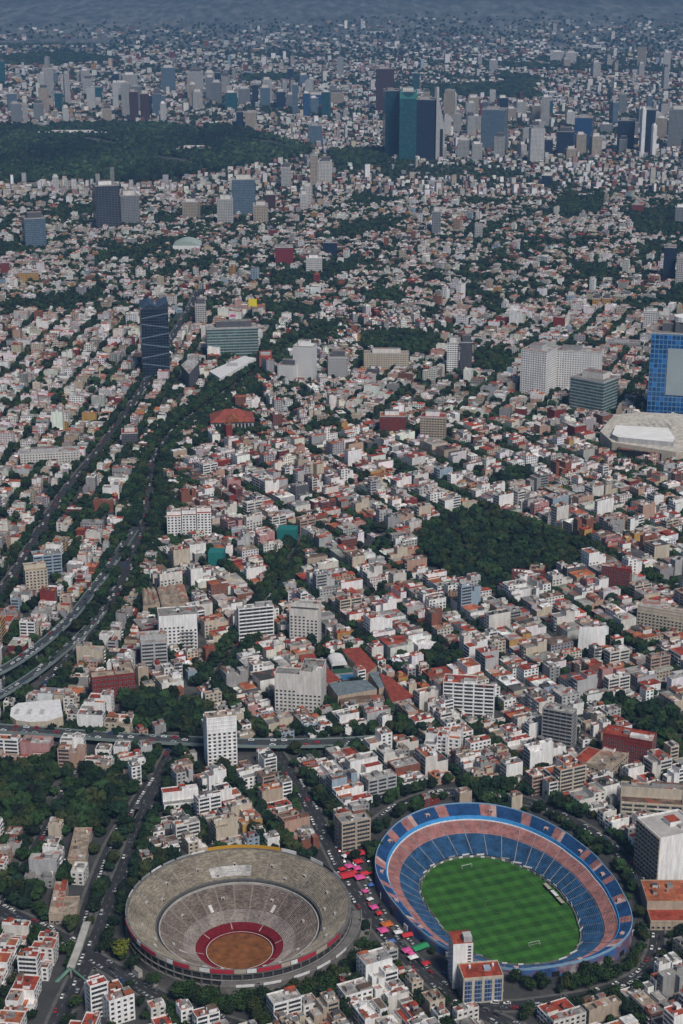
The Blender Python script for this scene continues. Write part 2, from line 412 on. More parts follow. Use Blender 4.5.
# ------------------------------------------------------------------ bullring
def ring_mesh(prof, n=128, a0=0.0, a1=360.0, mi=None):
    """revolve a profile of (radius, height); mi(step, angle) gives the material of a face"""
    mb = MB(); full = abs(a1 - a0 - 360) < 1e-6; k = n if full else n + 1
    for r, z in prof:
        for i in range(k):
            a = R(a0 + (a1 - a0) * i / n); mb.v.append((r * math.cos(a), r * math.sin(a), z))
    for j in range(len(prof) - 1):
        for i in range(n):
            i2 = (i + 1) % k if full else i + 1
            mb.f.append((j*k + i, j*k + i2, (j+1)*k + i2, (j+1)*k + i)); mb.m.append(mi(j, a0 + (a1 - a0) * (i + .5) / n) if mi else 0)
    return mb
def steps(r0, z0, r1, z1, k):
    out = [(r0, z0)]
    for i in range(k):
        ra, rb = r0 + (r1 - r0) * i / k, r0 + (r1 - r0) * (i + 1) / k; z = z0 + (z1 - z0) * (i + 1) / k
        out += [(ra + .02, z), (rb, z)]
    return out
def seat_mat(name, col, aisles, dark=.6, amp=.5):
    """weathered terrace concrete with pale radial gangways"""
    m, n, l, b = new_mat(name)
    tc = n.new('ShaderNodeTexCoord').outputs['Object']; s = n.new('ShaderNodeSeparateXYZ'); l.new(tc, s.inputs[0])
    ang = mathn(n, l, 'ARCTAN2', s.outputs[1], s.outputs[0]); rad = mathn(n, l, 'POWER', mathn(n, l, 'ADD', mathn(n, l, 'MULTIPLY', s.outputs[0], s.outputs[0]), mathn(n, l, 'MULTIPLY', s.outputs[1], s.outputs[1])), .5)
    cv = n.new('ShaderNodeCombineXYZ'); l.new(mathn(n, l, 'MULTIPLY', ang, 9.0), cv.inputs[0]); l.new(mathn(n, l, 'MULTIPLY', rad, 1.1), cv.inputs[1])
    rows = ramp(n, l, noise(n, l, cv.outputs[0], 1.5, 5, .75), [(.38, dark), (.5, .95), (.62, 1.0 + amp)])
    blot = ramp(n, l, noise(n, l, tc, .07, 6, .75), [(.36, .58), (.64, 1.2)])
    c = mixc(n, l, 1.0, mixc(n, l, 1.0, col, rows, 'MULTIPLY'), blot, 'MULTIPLY')
    fr = mathn(n, l, 'FRACT', mathn(n, l, 'MULTIPLY', ang, aisles / (2 * math.pi)))
    near = mathn(n, l, 'MULTIPLY', mathn(n, l, 'ABSOLUTE', mathn(n, l, 'SUBTRACT', fr, .5)), rad)
    isl = mathn(n, l, 'LESS_THAN', near, .45 * aisles / (2 * math.pi))
    l.new(mixc(n, l, mathn(n, l, 'MULTIPLY', isl, .45), c, (.36, .33, .30)), b.inputs['Base Color']); b.inputs['Roughness'].default_value = .95
    return m
BX, BY = -65.0, 934.6
bull = empty('bullring', (BX, BY, 0))
tag(bull, 'round concrete bullring with orange sand arena and grey stepped terraces', 'bullring')
block_poly([(BX + 92 * math.cos(R(a)), BY + 92 * math.sin(R(a))) for a in range(0, 360, 12)]); block_poly([(BX + 79 * math.cos(R(a)), BY + 79 * math.sin(R(a))) for a in range(0, 360, 12)], road=True)
ZS = -18.6
sand = plain('arena sand', (.21, .078, .026), .95, .5, .2); redp = plain('red barrier paint', (.19, .014, .022), .7, .35, .4)
mb = MB(); mb.f.append(tuple(range(96))); mb.m.append(0); mb.v += [(21 * math.cos(i * math.pi / 48), 21 * math.sin(i * math.pi / 48), ZS) for i in range(96)]
inst('arena_sand', mb.mesh('arena_sand', [sand]), bull)
fence = ring_mesh([(21, ZS), (21, ZS + 1.1), (21.35, ZS + 1.1), (21.35, ZS), (23, ZS), (23, ZS + 1.7)], 96, mi=lambda j, a: 1 if j == 1 else 0)
fo = inst('barrier_fence', fence.mesh('barrier_fence', [redp, M['white']]), bull)
inst('ringside_seats', ring_mesh(steps(23, ZS + 1.7, 28, ZS + 3.9, 6), 96).mesh('ringside_seats', [redp]), bull)
for a in range(15, 360, 45):                      # pale gangways through the red rows
    mb = MB(); r0, r1 = 23.1, 27.9
    c, s = math.cos(R(a)), math.sin(R(a)); mb.strip([(r0*c - .3*s, r0*s + .3*c, ZS + 2.2), (r1*c - .3*s, r1*s + .3*c, ZS + 4.05)], [(r0*c + .3*s, r0*s - .3*c, ZS + 2.2), (r1*c + .3*s, r1*s - .3*c, ZS + 4.05)])
    inst('gangway', mb.mesh('gangway', [M['pale_concrete']]), bull)
SB = [seat_mat('lower terrace concrete', (.21, .168, .142), 24, .42, .5), seat_mat('front terrace concrete', (.31, .265, .24), 24, .58, .3), seat_mat('upper terrace concrete', (.29, .252, .195), 12, .5, .4), seat_mat('whitewashed terrace', (.56, .54, .51), 12, .7, .2)]
inst('front_terrace', ring_mesh(steps(28, ZS + 4.0, 36, ZS + 8.9, 10), 128).mesh('front_terrace', [SB[1]]), bull)
inst('lower_terrace', ring_mesh(steps(36, ZS + 9.0, 50, .2, 18), 128).mesh('lower_terrace', [SB[0]]), bull)
inst('terrace_parapet', ring_mesh([(50, .2), (50, 1.5), (50.7, 1.5), (50.7, .3)], 128).mesh('terrace_parapet', [M['pale_concrete']]), bull)
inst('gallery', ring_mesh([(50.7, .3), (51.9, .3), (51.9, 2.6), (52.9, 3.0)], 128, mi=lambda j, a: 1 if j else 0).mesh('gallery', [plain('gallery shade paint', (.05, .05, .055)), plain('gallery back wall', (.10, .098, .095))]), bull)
up = ring_mesh(steps(52.9, 3.0, 69.6, 15.0, 22), 144, mi=lambda j, a: 1 if 4 <= j < 20 and 84 < a < 113 else 0)
inst('upper_terrace', up.mesh('upper_terrace', [SB[2], SB[3]]), bull)
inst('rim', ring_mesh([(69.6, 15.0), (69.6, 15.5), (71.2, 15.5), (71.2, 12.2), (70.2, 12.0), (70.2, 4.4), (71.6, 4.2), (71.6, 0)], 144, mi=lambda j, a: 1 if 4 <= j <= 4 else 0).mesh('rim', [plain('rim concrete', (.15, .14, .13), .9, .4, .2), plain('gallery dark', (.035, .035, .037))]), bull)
for i in range(72):                               # piers of the outer gallery
    a = R(i * 5); mb = MB(); mb.box(0, 0, 4.2, .8, 1.0, 8.0); inst('gallery_pier', mb.mesh('gallery_pier', [plain('pier concrete', (.12, .115, .11), .9, .4, .2)]) if i == 0 else bpy.data.meshes['gallery_pier'], bull, (70.7 * math.cos(a), 70.7 * math.sin(a), 0), a)
inst('gallery_floor', ring_mesh([(70.2, 8.0), (71.3, 8.0), (71.3, 8.7), (70.9, 8.7)], 144).mesh('gallery_floor', [M['concrete']]), bull)
vo = MB(); vo.box(0, 0, 0, 1.6, 2.4, 1.8); vo.box(-.85, 0, .1, .1, 1.2, 1.3, m=1); vom = vo.mesh('vomitory', [M['pale_concrete'], M['black']])
for r, z, aa in ((61, 8.9, range(0, 360, 24)), (42.5, -5.0, range(18, 360, 45)), (55.5, 4.9, range(12, 360, 48))):
    for a in aa: inst('vomitory', vom, bull, (r * math.cos(R(a)), r * math.sin(R(a)), z - .6), R(a))
st = MB(); st.strip([(36.2, -1.1, -9.3), (40.5, -1.1, -6.3)], [(36.2, 1.1, -9.3), (40.5, 1.1, -6.3)]); st.strip([(40.5, -1.1, -6.3), (40.5, 1.1, -6.3)], [(40.6, -1.1, -8), (40.6, 1.1, -8)]); stm = st.mesh('stairway', [M['white']])
for a in (58, 122, 205, 335): inst('stairway', stm, bull, (0, 0, .25), R(a))
def boards(a0, a1, mat_, r=70.8, z0=15.5, h=2.3, lab=None):
    mb = MB(); k = max(2, int((a1 - a0) / 2)); P = [(r * math.cos(R(a0 + (a1 - a0) * i / k)), r * math.sin(R(a0 + (a1 - a0) * i / k))) for i in range(k + 1)]
    Q = [(x * (r + .25) / r, y * (r + .25) / r) for x, y in P]
    lo = lambda L, z: [(x, y, z) for x, y in L]
    mb.strip(lo(P, z0), lo(P, z0 + h)); mb.strip(lo(Q, z0), lo(Q, z0 + h)); mb.strip(lo(P, z0 + h), lo(Q, z0 + h))
    o = inst('hoarding', mb.mesh('hoarding', [mat_]), bull); tag(o, lab); return o
boards(70, 110, plain('amber hoarding', (.5, .27, .03), .6, .12), lab='amber hoarding along the far rim')
boards(60.5, 69.5, M['white'], lab='white hoarding on the far rim'); boards(51.5, 60, M['black'], h=1.6); boards(42, 51, M['white'], lab='white hoarding on the far rim'); boards(33, 41.5, M['black'], h=1.6); boards(24, 32.5, M['white'])
for a in range(112, 190, 9): boards(a, a + 7.6, M['steel'] if (a // 9) % 3 else M['white'], h=1.2)
redb = plain('red hoarding', (.40, .03, .05), .6, .15); tanb = plain('tan hoarding', (.42, .36, .28), .6, .2)
segs = [(192, 213, redb), (213, 217, M['white']), (217, 229, redb), (229, 236, tanb), (236, 240, M['white']), (240, 249, redb), (249, 254, tanb), (254, 259.5, M['white']), (259.5, 271, redb), (271, 277, tanb), (277, 282, M['white']), (282, 294, redb), (294, 299, tanb), (299, 303, M['white']), (303, 314, redb), (314, 322, tanb), (322, 334, redb)]
for a0, a1, mt in segs: boards(a0 + .2, a1 - .2, mt, r=71.3, z0=13.4, h=2.6)
# stepped ramps round the near right side
inst('outer_terrace', ring_mesh([(71.8, 8.2), (77.5, 8.2), (77.5, 9.1), (77.9, 9.1), (77.9, 0)], 60, -95, 4, lambda j, a: 1 if j in (1, 2) else 0).mesh('outer_terrace', [plain('terrace slab', (.16, .15, .14), .9, .35, .2), M['concrete']]), bull)
inst('access_ramp', ring_mesh([(78.2, 4.2), (83.5, 3.4), (83.5, 4.3), (84, 4.3), (84, 0)], 60, -62, 2).mesh('access_ramp', [plain('ramp concrete', (.17, .155, .14), .9, .3, .2)]), bull)
for a in (-88, -76, -62, -50, -38): boards(a, a + 8, M['white'], r=78.2, z0=8.6, h=1.7)
dt = MB(); dt.box(0, 0, 0, 3, 7, 4.2); dt.box(0, 0, 4.2, 3.4, 7.4, .3, m=1); dtm = dt.mesh('ticket_office', [M['pale_concrete'], M['concrete']])
for a in (222, 232, 247): inst('ticket_office', dtm, bull, (79 * math.cos(R(a)), 79 * math.sin(R(a)), 0), R(a))

# ------------------------------------------------------------------ football stadium
SCX, SCY = at(503, 908, -8)
SA = R(-68.9)
def st_uv(px, py, z):
    X, Y = at(px, py, z); return X - SCX, Y - SCY
NS = 168
def oval(px_pts):
    """closed outline through points (x, y, z) about the stadium's centre, as radius and height by angle"""
    P = sorted((math.atan2(y, x), math.hypot(x, y), z) for x, y, z in px_pts)
    A = np.array([p[0] for p in P]); Rr = np.array([p[1] for p in P]); Z = np.array([p[2] for p in P])
    A = np.concatenate([A - 2*np.pi, A, A + 2*np.pi]); Rr = np.tile(Rr, 3); Z = np.tile(Z, 3)
    t = np.linspace(-np.pi, np.pi, NS, endpoint=False)
    r = np.interp(t, A, Rr); z = np.interp(t, A, Z)
    ker = np.exp(-np.linspace(-2, 2, 13)**2); ker /= ker.sum()
    sm = lambda q: np.convolve(np.concatenate([q[-6:], q, q[:6]]), ker, 'valid')
    return t, sm(r), sm(z)
pitch_px = [(421, 890), (425, 876), (436, 866), (450, 860), (470, 857), (500, 860), (522, 868), (545, 882), (563, 900), (576, 922), (580, 938), (575, 952), (560, 961), (535, 965), (505, 965), (480, 957), (458, 942), (438, 920), (426, 903)]
rim_px = [(375, 862, 10), (381, 842, 10), (392, 828, 10), (407, 816, 10), (430, 807, 10), (460, 803, 10), (490, 804, 10), (520, 811, 10), (550, 824, 10), (580, 844, 10), (605, 868, 10), (622, 893, 10), (632, 915, 10), (632, 930, 10), (620, 944, 10), (595, 957, 9), (565, 964, 8), (540, 968, 6), (515, 970, 4), (490, 966, 3), (465, 957, 4), (440, 945, 6), (418, 928, 8), (398, 907, 9), (383, 886, 10)]
TH, GR, GZ = oval([(*st_uv(x, y, -8), -8) for x, y in pitch_px])
_, RR, RZ = oval([(*st_uv(x, y, z), z) for x, y, z in rim_px])
stad = empty('football_stadium', (SCX, SCY, 0))
tag(stad, 'oval football stadium with blue and pink seat tiers around a green pitch', 'stadium')
block_poly([(SCX + (RR[i] + 12) * math.cos(TH[i]), SCY + (RR[i] + 12) * math.sin(TH[i])) for i in range(0, NS, 4)]); block_poly([(SCX + (RR[i] + 2.5) * math.cos(TH[i]), SCY + (RR[i] + 2.5) * math.sin(TH[i])) for i in range(0, NS, 4)], road=True)
def oring(f, z): return f, z
def oval_mesh(prof, i0=0, i1=NS, mi=None):
    """prof: rows of (t, dz): t between pitch edge 0 and rim 1; height runs from the pitch level to the rim by dz 0..1, plus metres"""
    mb = MB(); full = i1 - i0 == NS; k = NS if full else i1 - i0 + 1
    for t, q, add in prof:
        for i in range(k):
            j = (i0 + i) % NS; r = GR[j] + (RR[j] - GR[j]) * t; z = -8 + (RZ[j] + 8) * q + add
            mb.v.append((r * math.cos(TH[j]), r * math.sin(TH[j]), z))
    n = NS if full else k - 1
    for j in range(len(prof) - 1):
        for i in range(n):
            i2 = (i + 1) % k if full else i + 1
            mb.f.append((j*k + i, j*k + i2, (j+1)*k + i2, (j+1)*k + i)); mb.m.append(mi(j, (i0 + i) % NS) if mi else 0)
    return mb
def osteps(t0, q0, t1, q1, k):
    out = [(t0, q0, 0)]
    for i in range(k):
        a, b, q = t0 + (t1 - t0) * i / k, t0 + (t1 - t0) * (i + 1) / k, q0 + (q1 - q0) * (i + 1) / k
        out += [(a + .002, q, 0), (b, q, 0)]
    return out
def grass_mat():
    m, n, l, b = new_mat('pitch grass'); tc = n.new('ShaderNodeTexCoord').outputs['Object']
    s = n.new('ShaderNodeSeparateXYZ'); l.new(tc, s.inputs[0])
    st1 = mathn(n, l, 'GREATER_THAN', mathn(n, l, 'FRACT', mathn(n, l, 'DIVIDE', s.outputs[0], 11.0)), .5)
    st2 = mathn(n, l, 'GREATER_THAN', mathn(n, l, 'FRACT', mathn(n, l, 'DIVIDE', s.outputs[1], 9.0)), .5)
    k = mathn(n, l, 'MULTIPLY_ADD', st1, .34, mathn(n, l, 'MULTIPLY_ADD', st2, .2, .7))
    f = ramp(n, l, noise(n, l, tc, .12, 5, .6), [(.3, (.018, .075, .010)), (.7, (.042, .135, .018))])
    l.new(mixc(n, l, 1.0, f, k, 'MULTIPLY'), b.inputs['Base Color']); b.inputs['Roughness'].default_value = .9; return m
mb = MB(); mb.v = [(GR[i] * math.cos(TH[i]), GR[i] * math.sin(TH[i]), -8) for i in range(NS)]; mb.f = [tuple(range(NS))]; mb.m = [0]
pm = mb.mesh('pitch', [grass_mat()])
c_, s_ = math.cos(SA), math.sin(SA)
for v in pm.vertices:                           # keep the stripes square to the pitch: turn the mesh's own axes
    x, y = v.co.x, v.co.y; v.co.x, v.co.y = x * c_ + y * s_, -x * s_ + y * c_
pitch = inst('pitch', pm, stad, (0, 0, 0), SA)
g0 = at(467, 868, -8); g1 = at(534, 945, -8)
GC = ((g0[0] + g1[0]) / 2 - SCX, (g0[1] + g1[1]) / 2 - SCY)
gcu = (GC[0] * c_ + GC[1] * s_, -GC[0] * s_ + GC[1] * c_)
ln = MB(); lw = .22
def line_rect(u0, u1, v0, v1, z=-7.994):
    for a, b, c, d in ((u0, u1, v0 - lw/2, v0 + lw/2), (u0, u1, v1 - lw/2, v1 + lw/2), (u0 - lw/2, u0 + lw/2, v0 + lw/2, v1 - lw/2), (u1 - lw/2, u1 + lw/2, v0 + lw/2, v1 - lw/2)):
        ln.face([(gcu[0] + a, gcu[1] + c, z), (gcu[0] + b, gcu[1] + c, z), (gcu[0] + b, gcu[1] + d, z), (gcu[0] + a, gcu[1] + d, z)])
HL = math.dist(g0, g1) / 2; HW = 33
line_rect(-HL, HL, -HW, HW); line_rect(-lw/2, 0, -HW, HW, -7.99)
for sg in (-1, 1):
    line_rect(min(sg * HL, sg * (HL - 16.5)), max(sg * HL, sg * (HL - 16.5)), -20, 20, -7.986); line_rect(min(sg * HL, sg * (HL - 5.5)), max(sg * HL, sg * (HL - 5.5)), -9, 9, -7.982)
for i in range(40):
    a, b = i * math.pi / 20, (i + 1) * math.pi / 20
    ln.strip([(gcu[0] + 9.04 * math.cos(q), gcu[1] + 9.04 * math.sin(q), -7.978) for q in (a, b)], [(gcu[0] + 9.26 * math.cos(q), gcu[1] + 9.26 * math.sin(q), -7.978) for q in (a, b)])
tag(inst('pitch_markings', ln.mesh('pitch_markings', [plain('faded line paint', (.09, .15, .07), .9)]), pitch))
gm = MB()
for a, b, c, d, e, f in ((0, -3.66, 0, .14, .14, 2.44), (0, 3.66, 0, .14, .14, 2.44), (0, 0, 2.44, .14, 7.5, .14), (1.6, -3.66, 0, .08, .08, 1.8), (1.6, 3.66, 0, .08, .08, 1.8), (1.6, 0, 1.8, .08, 7.4, .08)): gm.box(a, b, c, d, e, f)
goal = gm.mesh('goal', [M['white']])
inst('goal', goal, pitch, (gcu[0] + HL, gcu[1], -8), 0); inst('goal', goal, pitch, (gcu[0] - HL, gcu[1], -8), math.pi)
def tier_mat(name, col, dark):
    m, n, l, b = new_mat(name); tc = n.new('ShaderNodeTexCoord').outputs['Object']
    k = ramp(n, l, noise(n, l, tc, .16, 6, .7), [(.34, dark), (.62, 1.1)]); g = ramp(n, l, noise(n, l, tc, 1.6, 2, .6), [(.3, .8), (.7, 1.15)])
    l.new(mixc(n, l, 1.0, mixc(n, l, 1.0, col, k, 'MULTIPLY'), g, 'MULTIPLY'), b.inputs['Base Color']); b.inputs['Roughness'].default_value = .8; return m
BLUE, PINK, LBLUE, FADED = tier_mat('blue seats', (.032, .10, .21), .42), tier_mat('pink seats', (.40, .185, .165), .55), tier_mat('light blue fascia', (.05, .27, .58), .85), tier_mat('faded pink', (.52, .36, .32), .75)
DBLUE = tier_mat('deep blue seats', (.02, .075, .20), .55)
inst('pitch_wall', oval_mesh([(0, 0, 0), (0, 0, 1.4), (.012, 0, 1.4), (.012, 0, .4), (.05, 0, .4)], mi=lambda j, i: 1 if j == 0 and i % 3 == 0 else 0).mesh('pitch_wall', [plain('touchline wall', (.16, .15, .14)), M['white']]), stad)
inst('lower_tier', oval_mesh([(.05, .02, .4)] + osteps(.05, .05, .47, .40, 12)).mesh('lower_tier', [BLUE]), stad)
inst('middle_tier', oval_mesh([(.47, .40, 0), (.48, .42, 0)] + osteps(.48, .43, .72, .62, 9)).mesh('middle_tier', [PINK]), stad)
def mi_f(j, i): return (1 if (i // 2) % 9 in (0, 5) else 0)
inst('upper_tier_fascia', oval_mesh([(.72, .62, 0), (.72, .62, .6), (.74, .62, .6), (.75, .78, 0), (.77, .78, 0)], mi=lambda j, i: 1 if j < 2 else 0).mesh('upper_tier_fascia', [LBLUE, M['white']]), stad)
pat = [0, 0, 0, 0, 0, 0, 1, 1, 0, 0, 0, 0, 0, 2, 1, 1]
inst('upper_tier', oval_mesh(osteps(.77, .78, .985, 1.0, 8), mi=lambda j, i: pat[i % 16] if i % 48 > 12 else pat[(i + 3) % 12]).mesh('upper_tier', [DBLUE, PINK, FADED]), stad)
inst('rim_wall', oval_mesh([(.985, 1, 0), (.985, 1, .7), (1.0, 1, .7), (1.0, 1, -1.0)], mi=lambda j, i: 0).mesh('rim_wall', [plain('rim paint', (.22, .36, .50), .7)]), stad)
def outer_wall_mat():
    m, n, l, b = new_mat('outer wall mural'); tc = n.new('ShaderNodeTexCoord').outputs['Object']
    f = noise(n, l, tc, .07, 3, .5)
    c = ramp(n, l, f, [(.3, (.03, .05, .14)), (.45, (.05, .13, .32)), (.55, (.16, .08, .12)), (.66, (.3, .29, .3))]); l.new(c, b.inputs['Base Color']); return m
wv = oval_mesh([(1.0, 1, -1.0)]); ow = MB(); k = NS
for i in range(NS):
    x, y = RR[i] * math.cos(TH[i]), RR[i] * math.sin(TH[i]); ow.v.append((x, y, RZ[i] - .9))
for i in range(NS): ow.v.append((RR[i] * math.cos(TH[i]) * 1.004, RR[i] * math.sin(TH[i]) * 1.004, 0))
for i in range(NS): ow.f.append((i, (i + 1) % NS, NS + (i + 1) % NS, NS + i)); ow.m.append(0)
inst('outer_wall', ow.mesh('outer_wall', [outer_wall_mat()]), stad)
al = M['white']
for i in range(0, NS, 4):                        # gangways, one part each
    mb = MB(); A, B = [], []
    for t, q in ((.05, .07), (.47, .42), (.48, .45), (.72, .64)):
        r = GR[i] + (RR[i] - GR[i]) * t; z = -8 + (RZ[i] + 8) * q + .12
        c, s = math.cos(TH[i]), math.sin(TH[i]); A.append((r*c - .24*s, r*s + .24*c, z)); B.append((r*c + .24*s, r*s - .24*c, z))
    mb.strip(A, B); inst('gangway', mb.mesh('gangway', [M['concrete']]), stad)
for i in range(6, NS, 12):                       # light boxes and stair heads on the upper tier
    t = .87; r = GR[i] + (RR[i] - GR[i]) * t; z = -8 + (RZ[i] + 8) * .88
    mb = MB(); mb.box(0, 0, -.8, 2.6, 3.0, 1.9, m=0); mb.box(-1.36, 0, -.6, .1, 1.4, 1.5, m=1); inst('stair_head', mb.mesh('stair_head', [FADED, M['black']]), stad, (r * math.cos(TH[i]), r * math.sin(TH[i]), z), TH[i])
def dugout(px, py, mat_):
    x, y = st_uv(px, py, -8); mb = MB(); mb.box(0, 0, 0, 7, 1.8, 1.7); mb.box(0, .2, 1.7, 7.4, 2.4, .2, m=1)
    inst('dugout', mb.mesh('dugout', [M['black'], mat_]), stad, (x, y, -7.6), SA)
dugout(547, 889, tanb); dugout(560, 903, tanb); dugout(554, 896, M['white']); 
for fr in np.linspace(.02, .98, 44):              # hoardings and benches round the pitch
    i = int(fr * NS); r = GR[i] + 1.1; mb = MB(); mb.box(0, 0, 0, .3, 3.2 + (i % 4), 1.0)
    if i % 5 != 2: inst('hoarding', mb.mesh('hoarding', [M['white'] if i % 3 else M['steel']]), stad, (r * math.cos(TH[i]), r * math.sin(TH[i]), -6.7), TH[i])
for i in range(0, NS, 7):                         # gates in the outer wall
    if 3 < RZ[i]:
        mb = MB(); mb.box(0, 0, 0, .5, 4.5, 3.4); inst('gate', mb.mesh('gate', [M['black'] if i % 2 else M['white']]), stad, ((RR[i] * 1.004 + .05) * math.cos(TH[i]), (RR[i] * 1.004 + .05) * math.sin(TH[i]), .1), TH[i])

# the ground, one sheet to the horizon with the two old quarry pits left open under the arenas
from mathutils.geometry import tessellate_polygon
outer = [(-9000, -1500), (9000, -1500), (9000, 24000), (-9000, 24000)]
h1 = [(BX + 71.3 * math.cos(R(a)), BY + 71.3 * math.sin(R(a))) for a in range(0, 360, 5)]
h2 = [(SCX + RR[i] * math.cos(TH[i]), SCY + RR[i] * math.sin(TH[i])) for i in range(0, NS, 2)]
loops = [[Vector((x, y, 0)) for x, y in L] for L in (outer, h1, h2)]
gm_ = bpy.data.meshes.new('ground'); gm_.from_pydata([tuple(p) for L in loops for p in L], [], [tuple(t) for t in tessellate_polygon(loops)]); gm_.materials.append(ground_mat())
tag(inst('ground', gm_), kind='structure')

# ------------------------------------------------------------------ buildings
WIN = {}
def window_mesh(kind):
    """frame standing proud of the wall with a dark pane set in it; unit width, unit height, facing -y"""
    if kind in WIN: return WIN[kind]
    mb = MB(); fm = .06 if kind == 'single' else .02
    mb.face([(-.5 + fm, -.05, fm), (.5 - fm, -.05, fm), (.5 - fm, -.05, 1 - fm), (-.5 + fm, -.05, 1 - fm)], 1)
    for a, b, c, d in ((-.5, .5, 0, fm), (-.5, .5, 1 - fm, 1), (-.5, -.5 + fm, fm, 1 - fm), (.5 - fm, .5, fm, 1 - fm)):
        mb.box((a + b) / 2, -.045, c, b - a, .09, d - c, m=0, bottom=True)
    if kind == 'ribbon':
        for k in range(1, 5): mb.box(-.5 + k * .2, -.045, fm, .012, .085, 1 - 2 * fm, m=0)
    WIN[kind] = mb.mesh('window', [M['frame'] if kind == 'single' else M['steel'], M['glass']]); return WIN[kind]
def add_windows(root, w_, d_, floors, fh, faces, style, z0=0.0, cx=0.0, cyy=0.0, cap=99):
    k = 0
    for fc in faces:                                  # 0 front(-y) 1 right(+x) 2 back(+y) 3 left(-x)
        L = w_ if fc in (0, 2) else d_; off = d_ / 2 if fc in (0, 2) else w_ / 2; a = fc * math.pi / 2
        c, s = math.cos(a), math.sin(a)
        if style == 'ribbon': nb = max(1, round(L / 9)); ww = L / nb - 1.3; wh = 1.7
        elif style == 'band': nb = 1; ww = L - 1.0; wh = 1.9
        else: nb = max(1, int(L / 3.4)); ww = min(2.0, L / nb * .58); wh = 1.6
        for f in range(floors):
            for i in range(nb):
                if k >= cap: return
                u = -L / 2 + L * (i + .5) / nb
                x, y = u * c + off * s, u * s - off * c
                inst('window', window_mesh('single' if style == 'single' else 'ribbon'), root, (cx + x, cyy + y, z0 + f * fh + 1.0), a, (ww, 1, wh)); k += 1
_tank = {}
def tank_mesh(c):
    if c not in _tank:
        mb = MB(); mb.cyl(0, 0, .5, .75, 1.5, 10, dome=.45); mb.box(0, 0, 0, 1.3, 1.3, .5, m=1); _tank[c] = mb.mesh('water_tank', [M[c], M['concrete']])
    return _tank[c]
NUM = {1: 'one', 2: 'two', 3: 'three', 4: 'four', 5: 'five', 6: 'six', 7: 'seven', 8: 'eight', 9: 'nine', 10: 'ten', 11: 'eleven', 12: 'twelve'}
THINGS = []         # things still waiting for a label: (object, look, kind word, X, Y)
def facing(x, y, rz):
    """which of the four walls of a building the south can see, most head-on first"""
    tc = math.atan2(-y, -x); out = []
    for fc in range(4):
        nrm = rz - math.pi / 2 + fc * math.pi / 2; k = math.cos(nrm - tc)
        if k > .12: out.append((k, fc))
    return [f for _, f in sorted(out, reverse=True)]
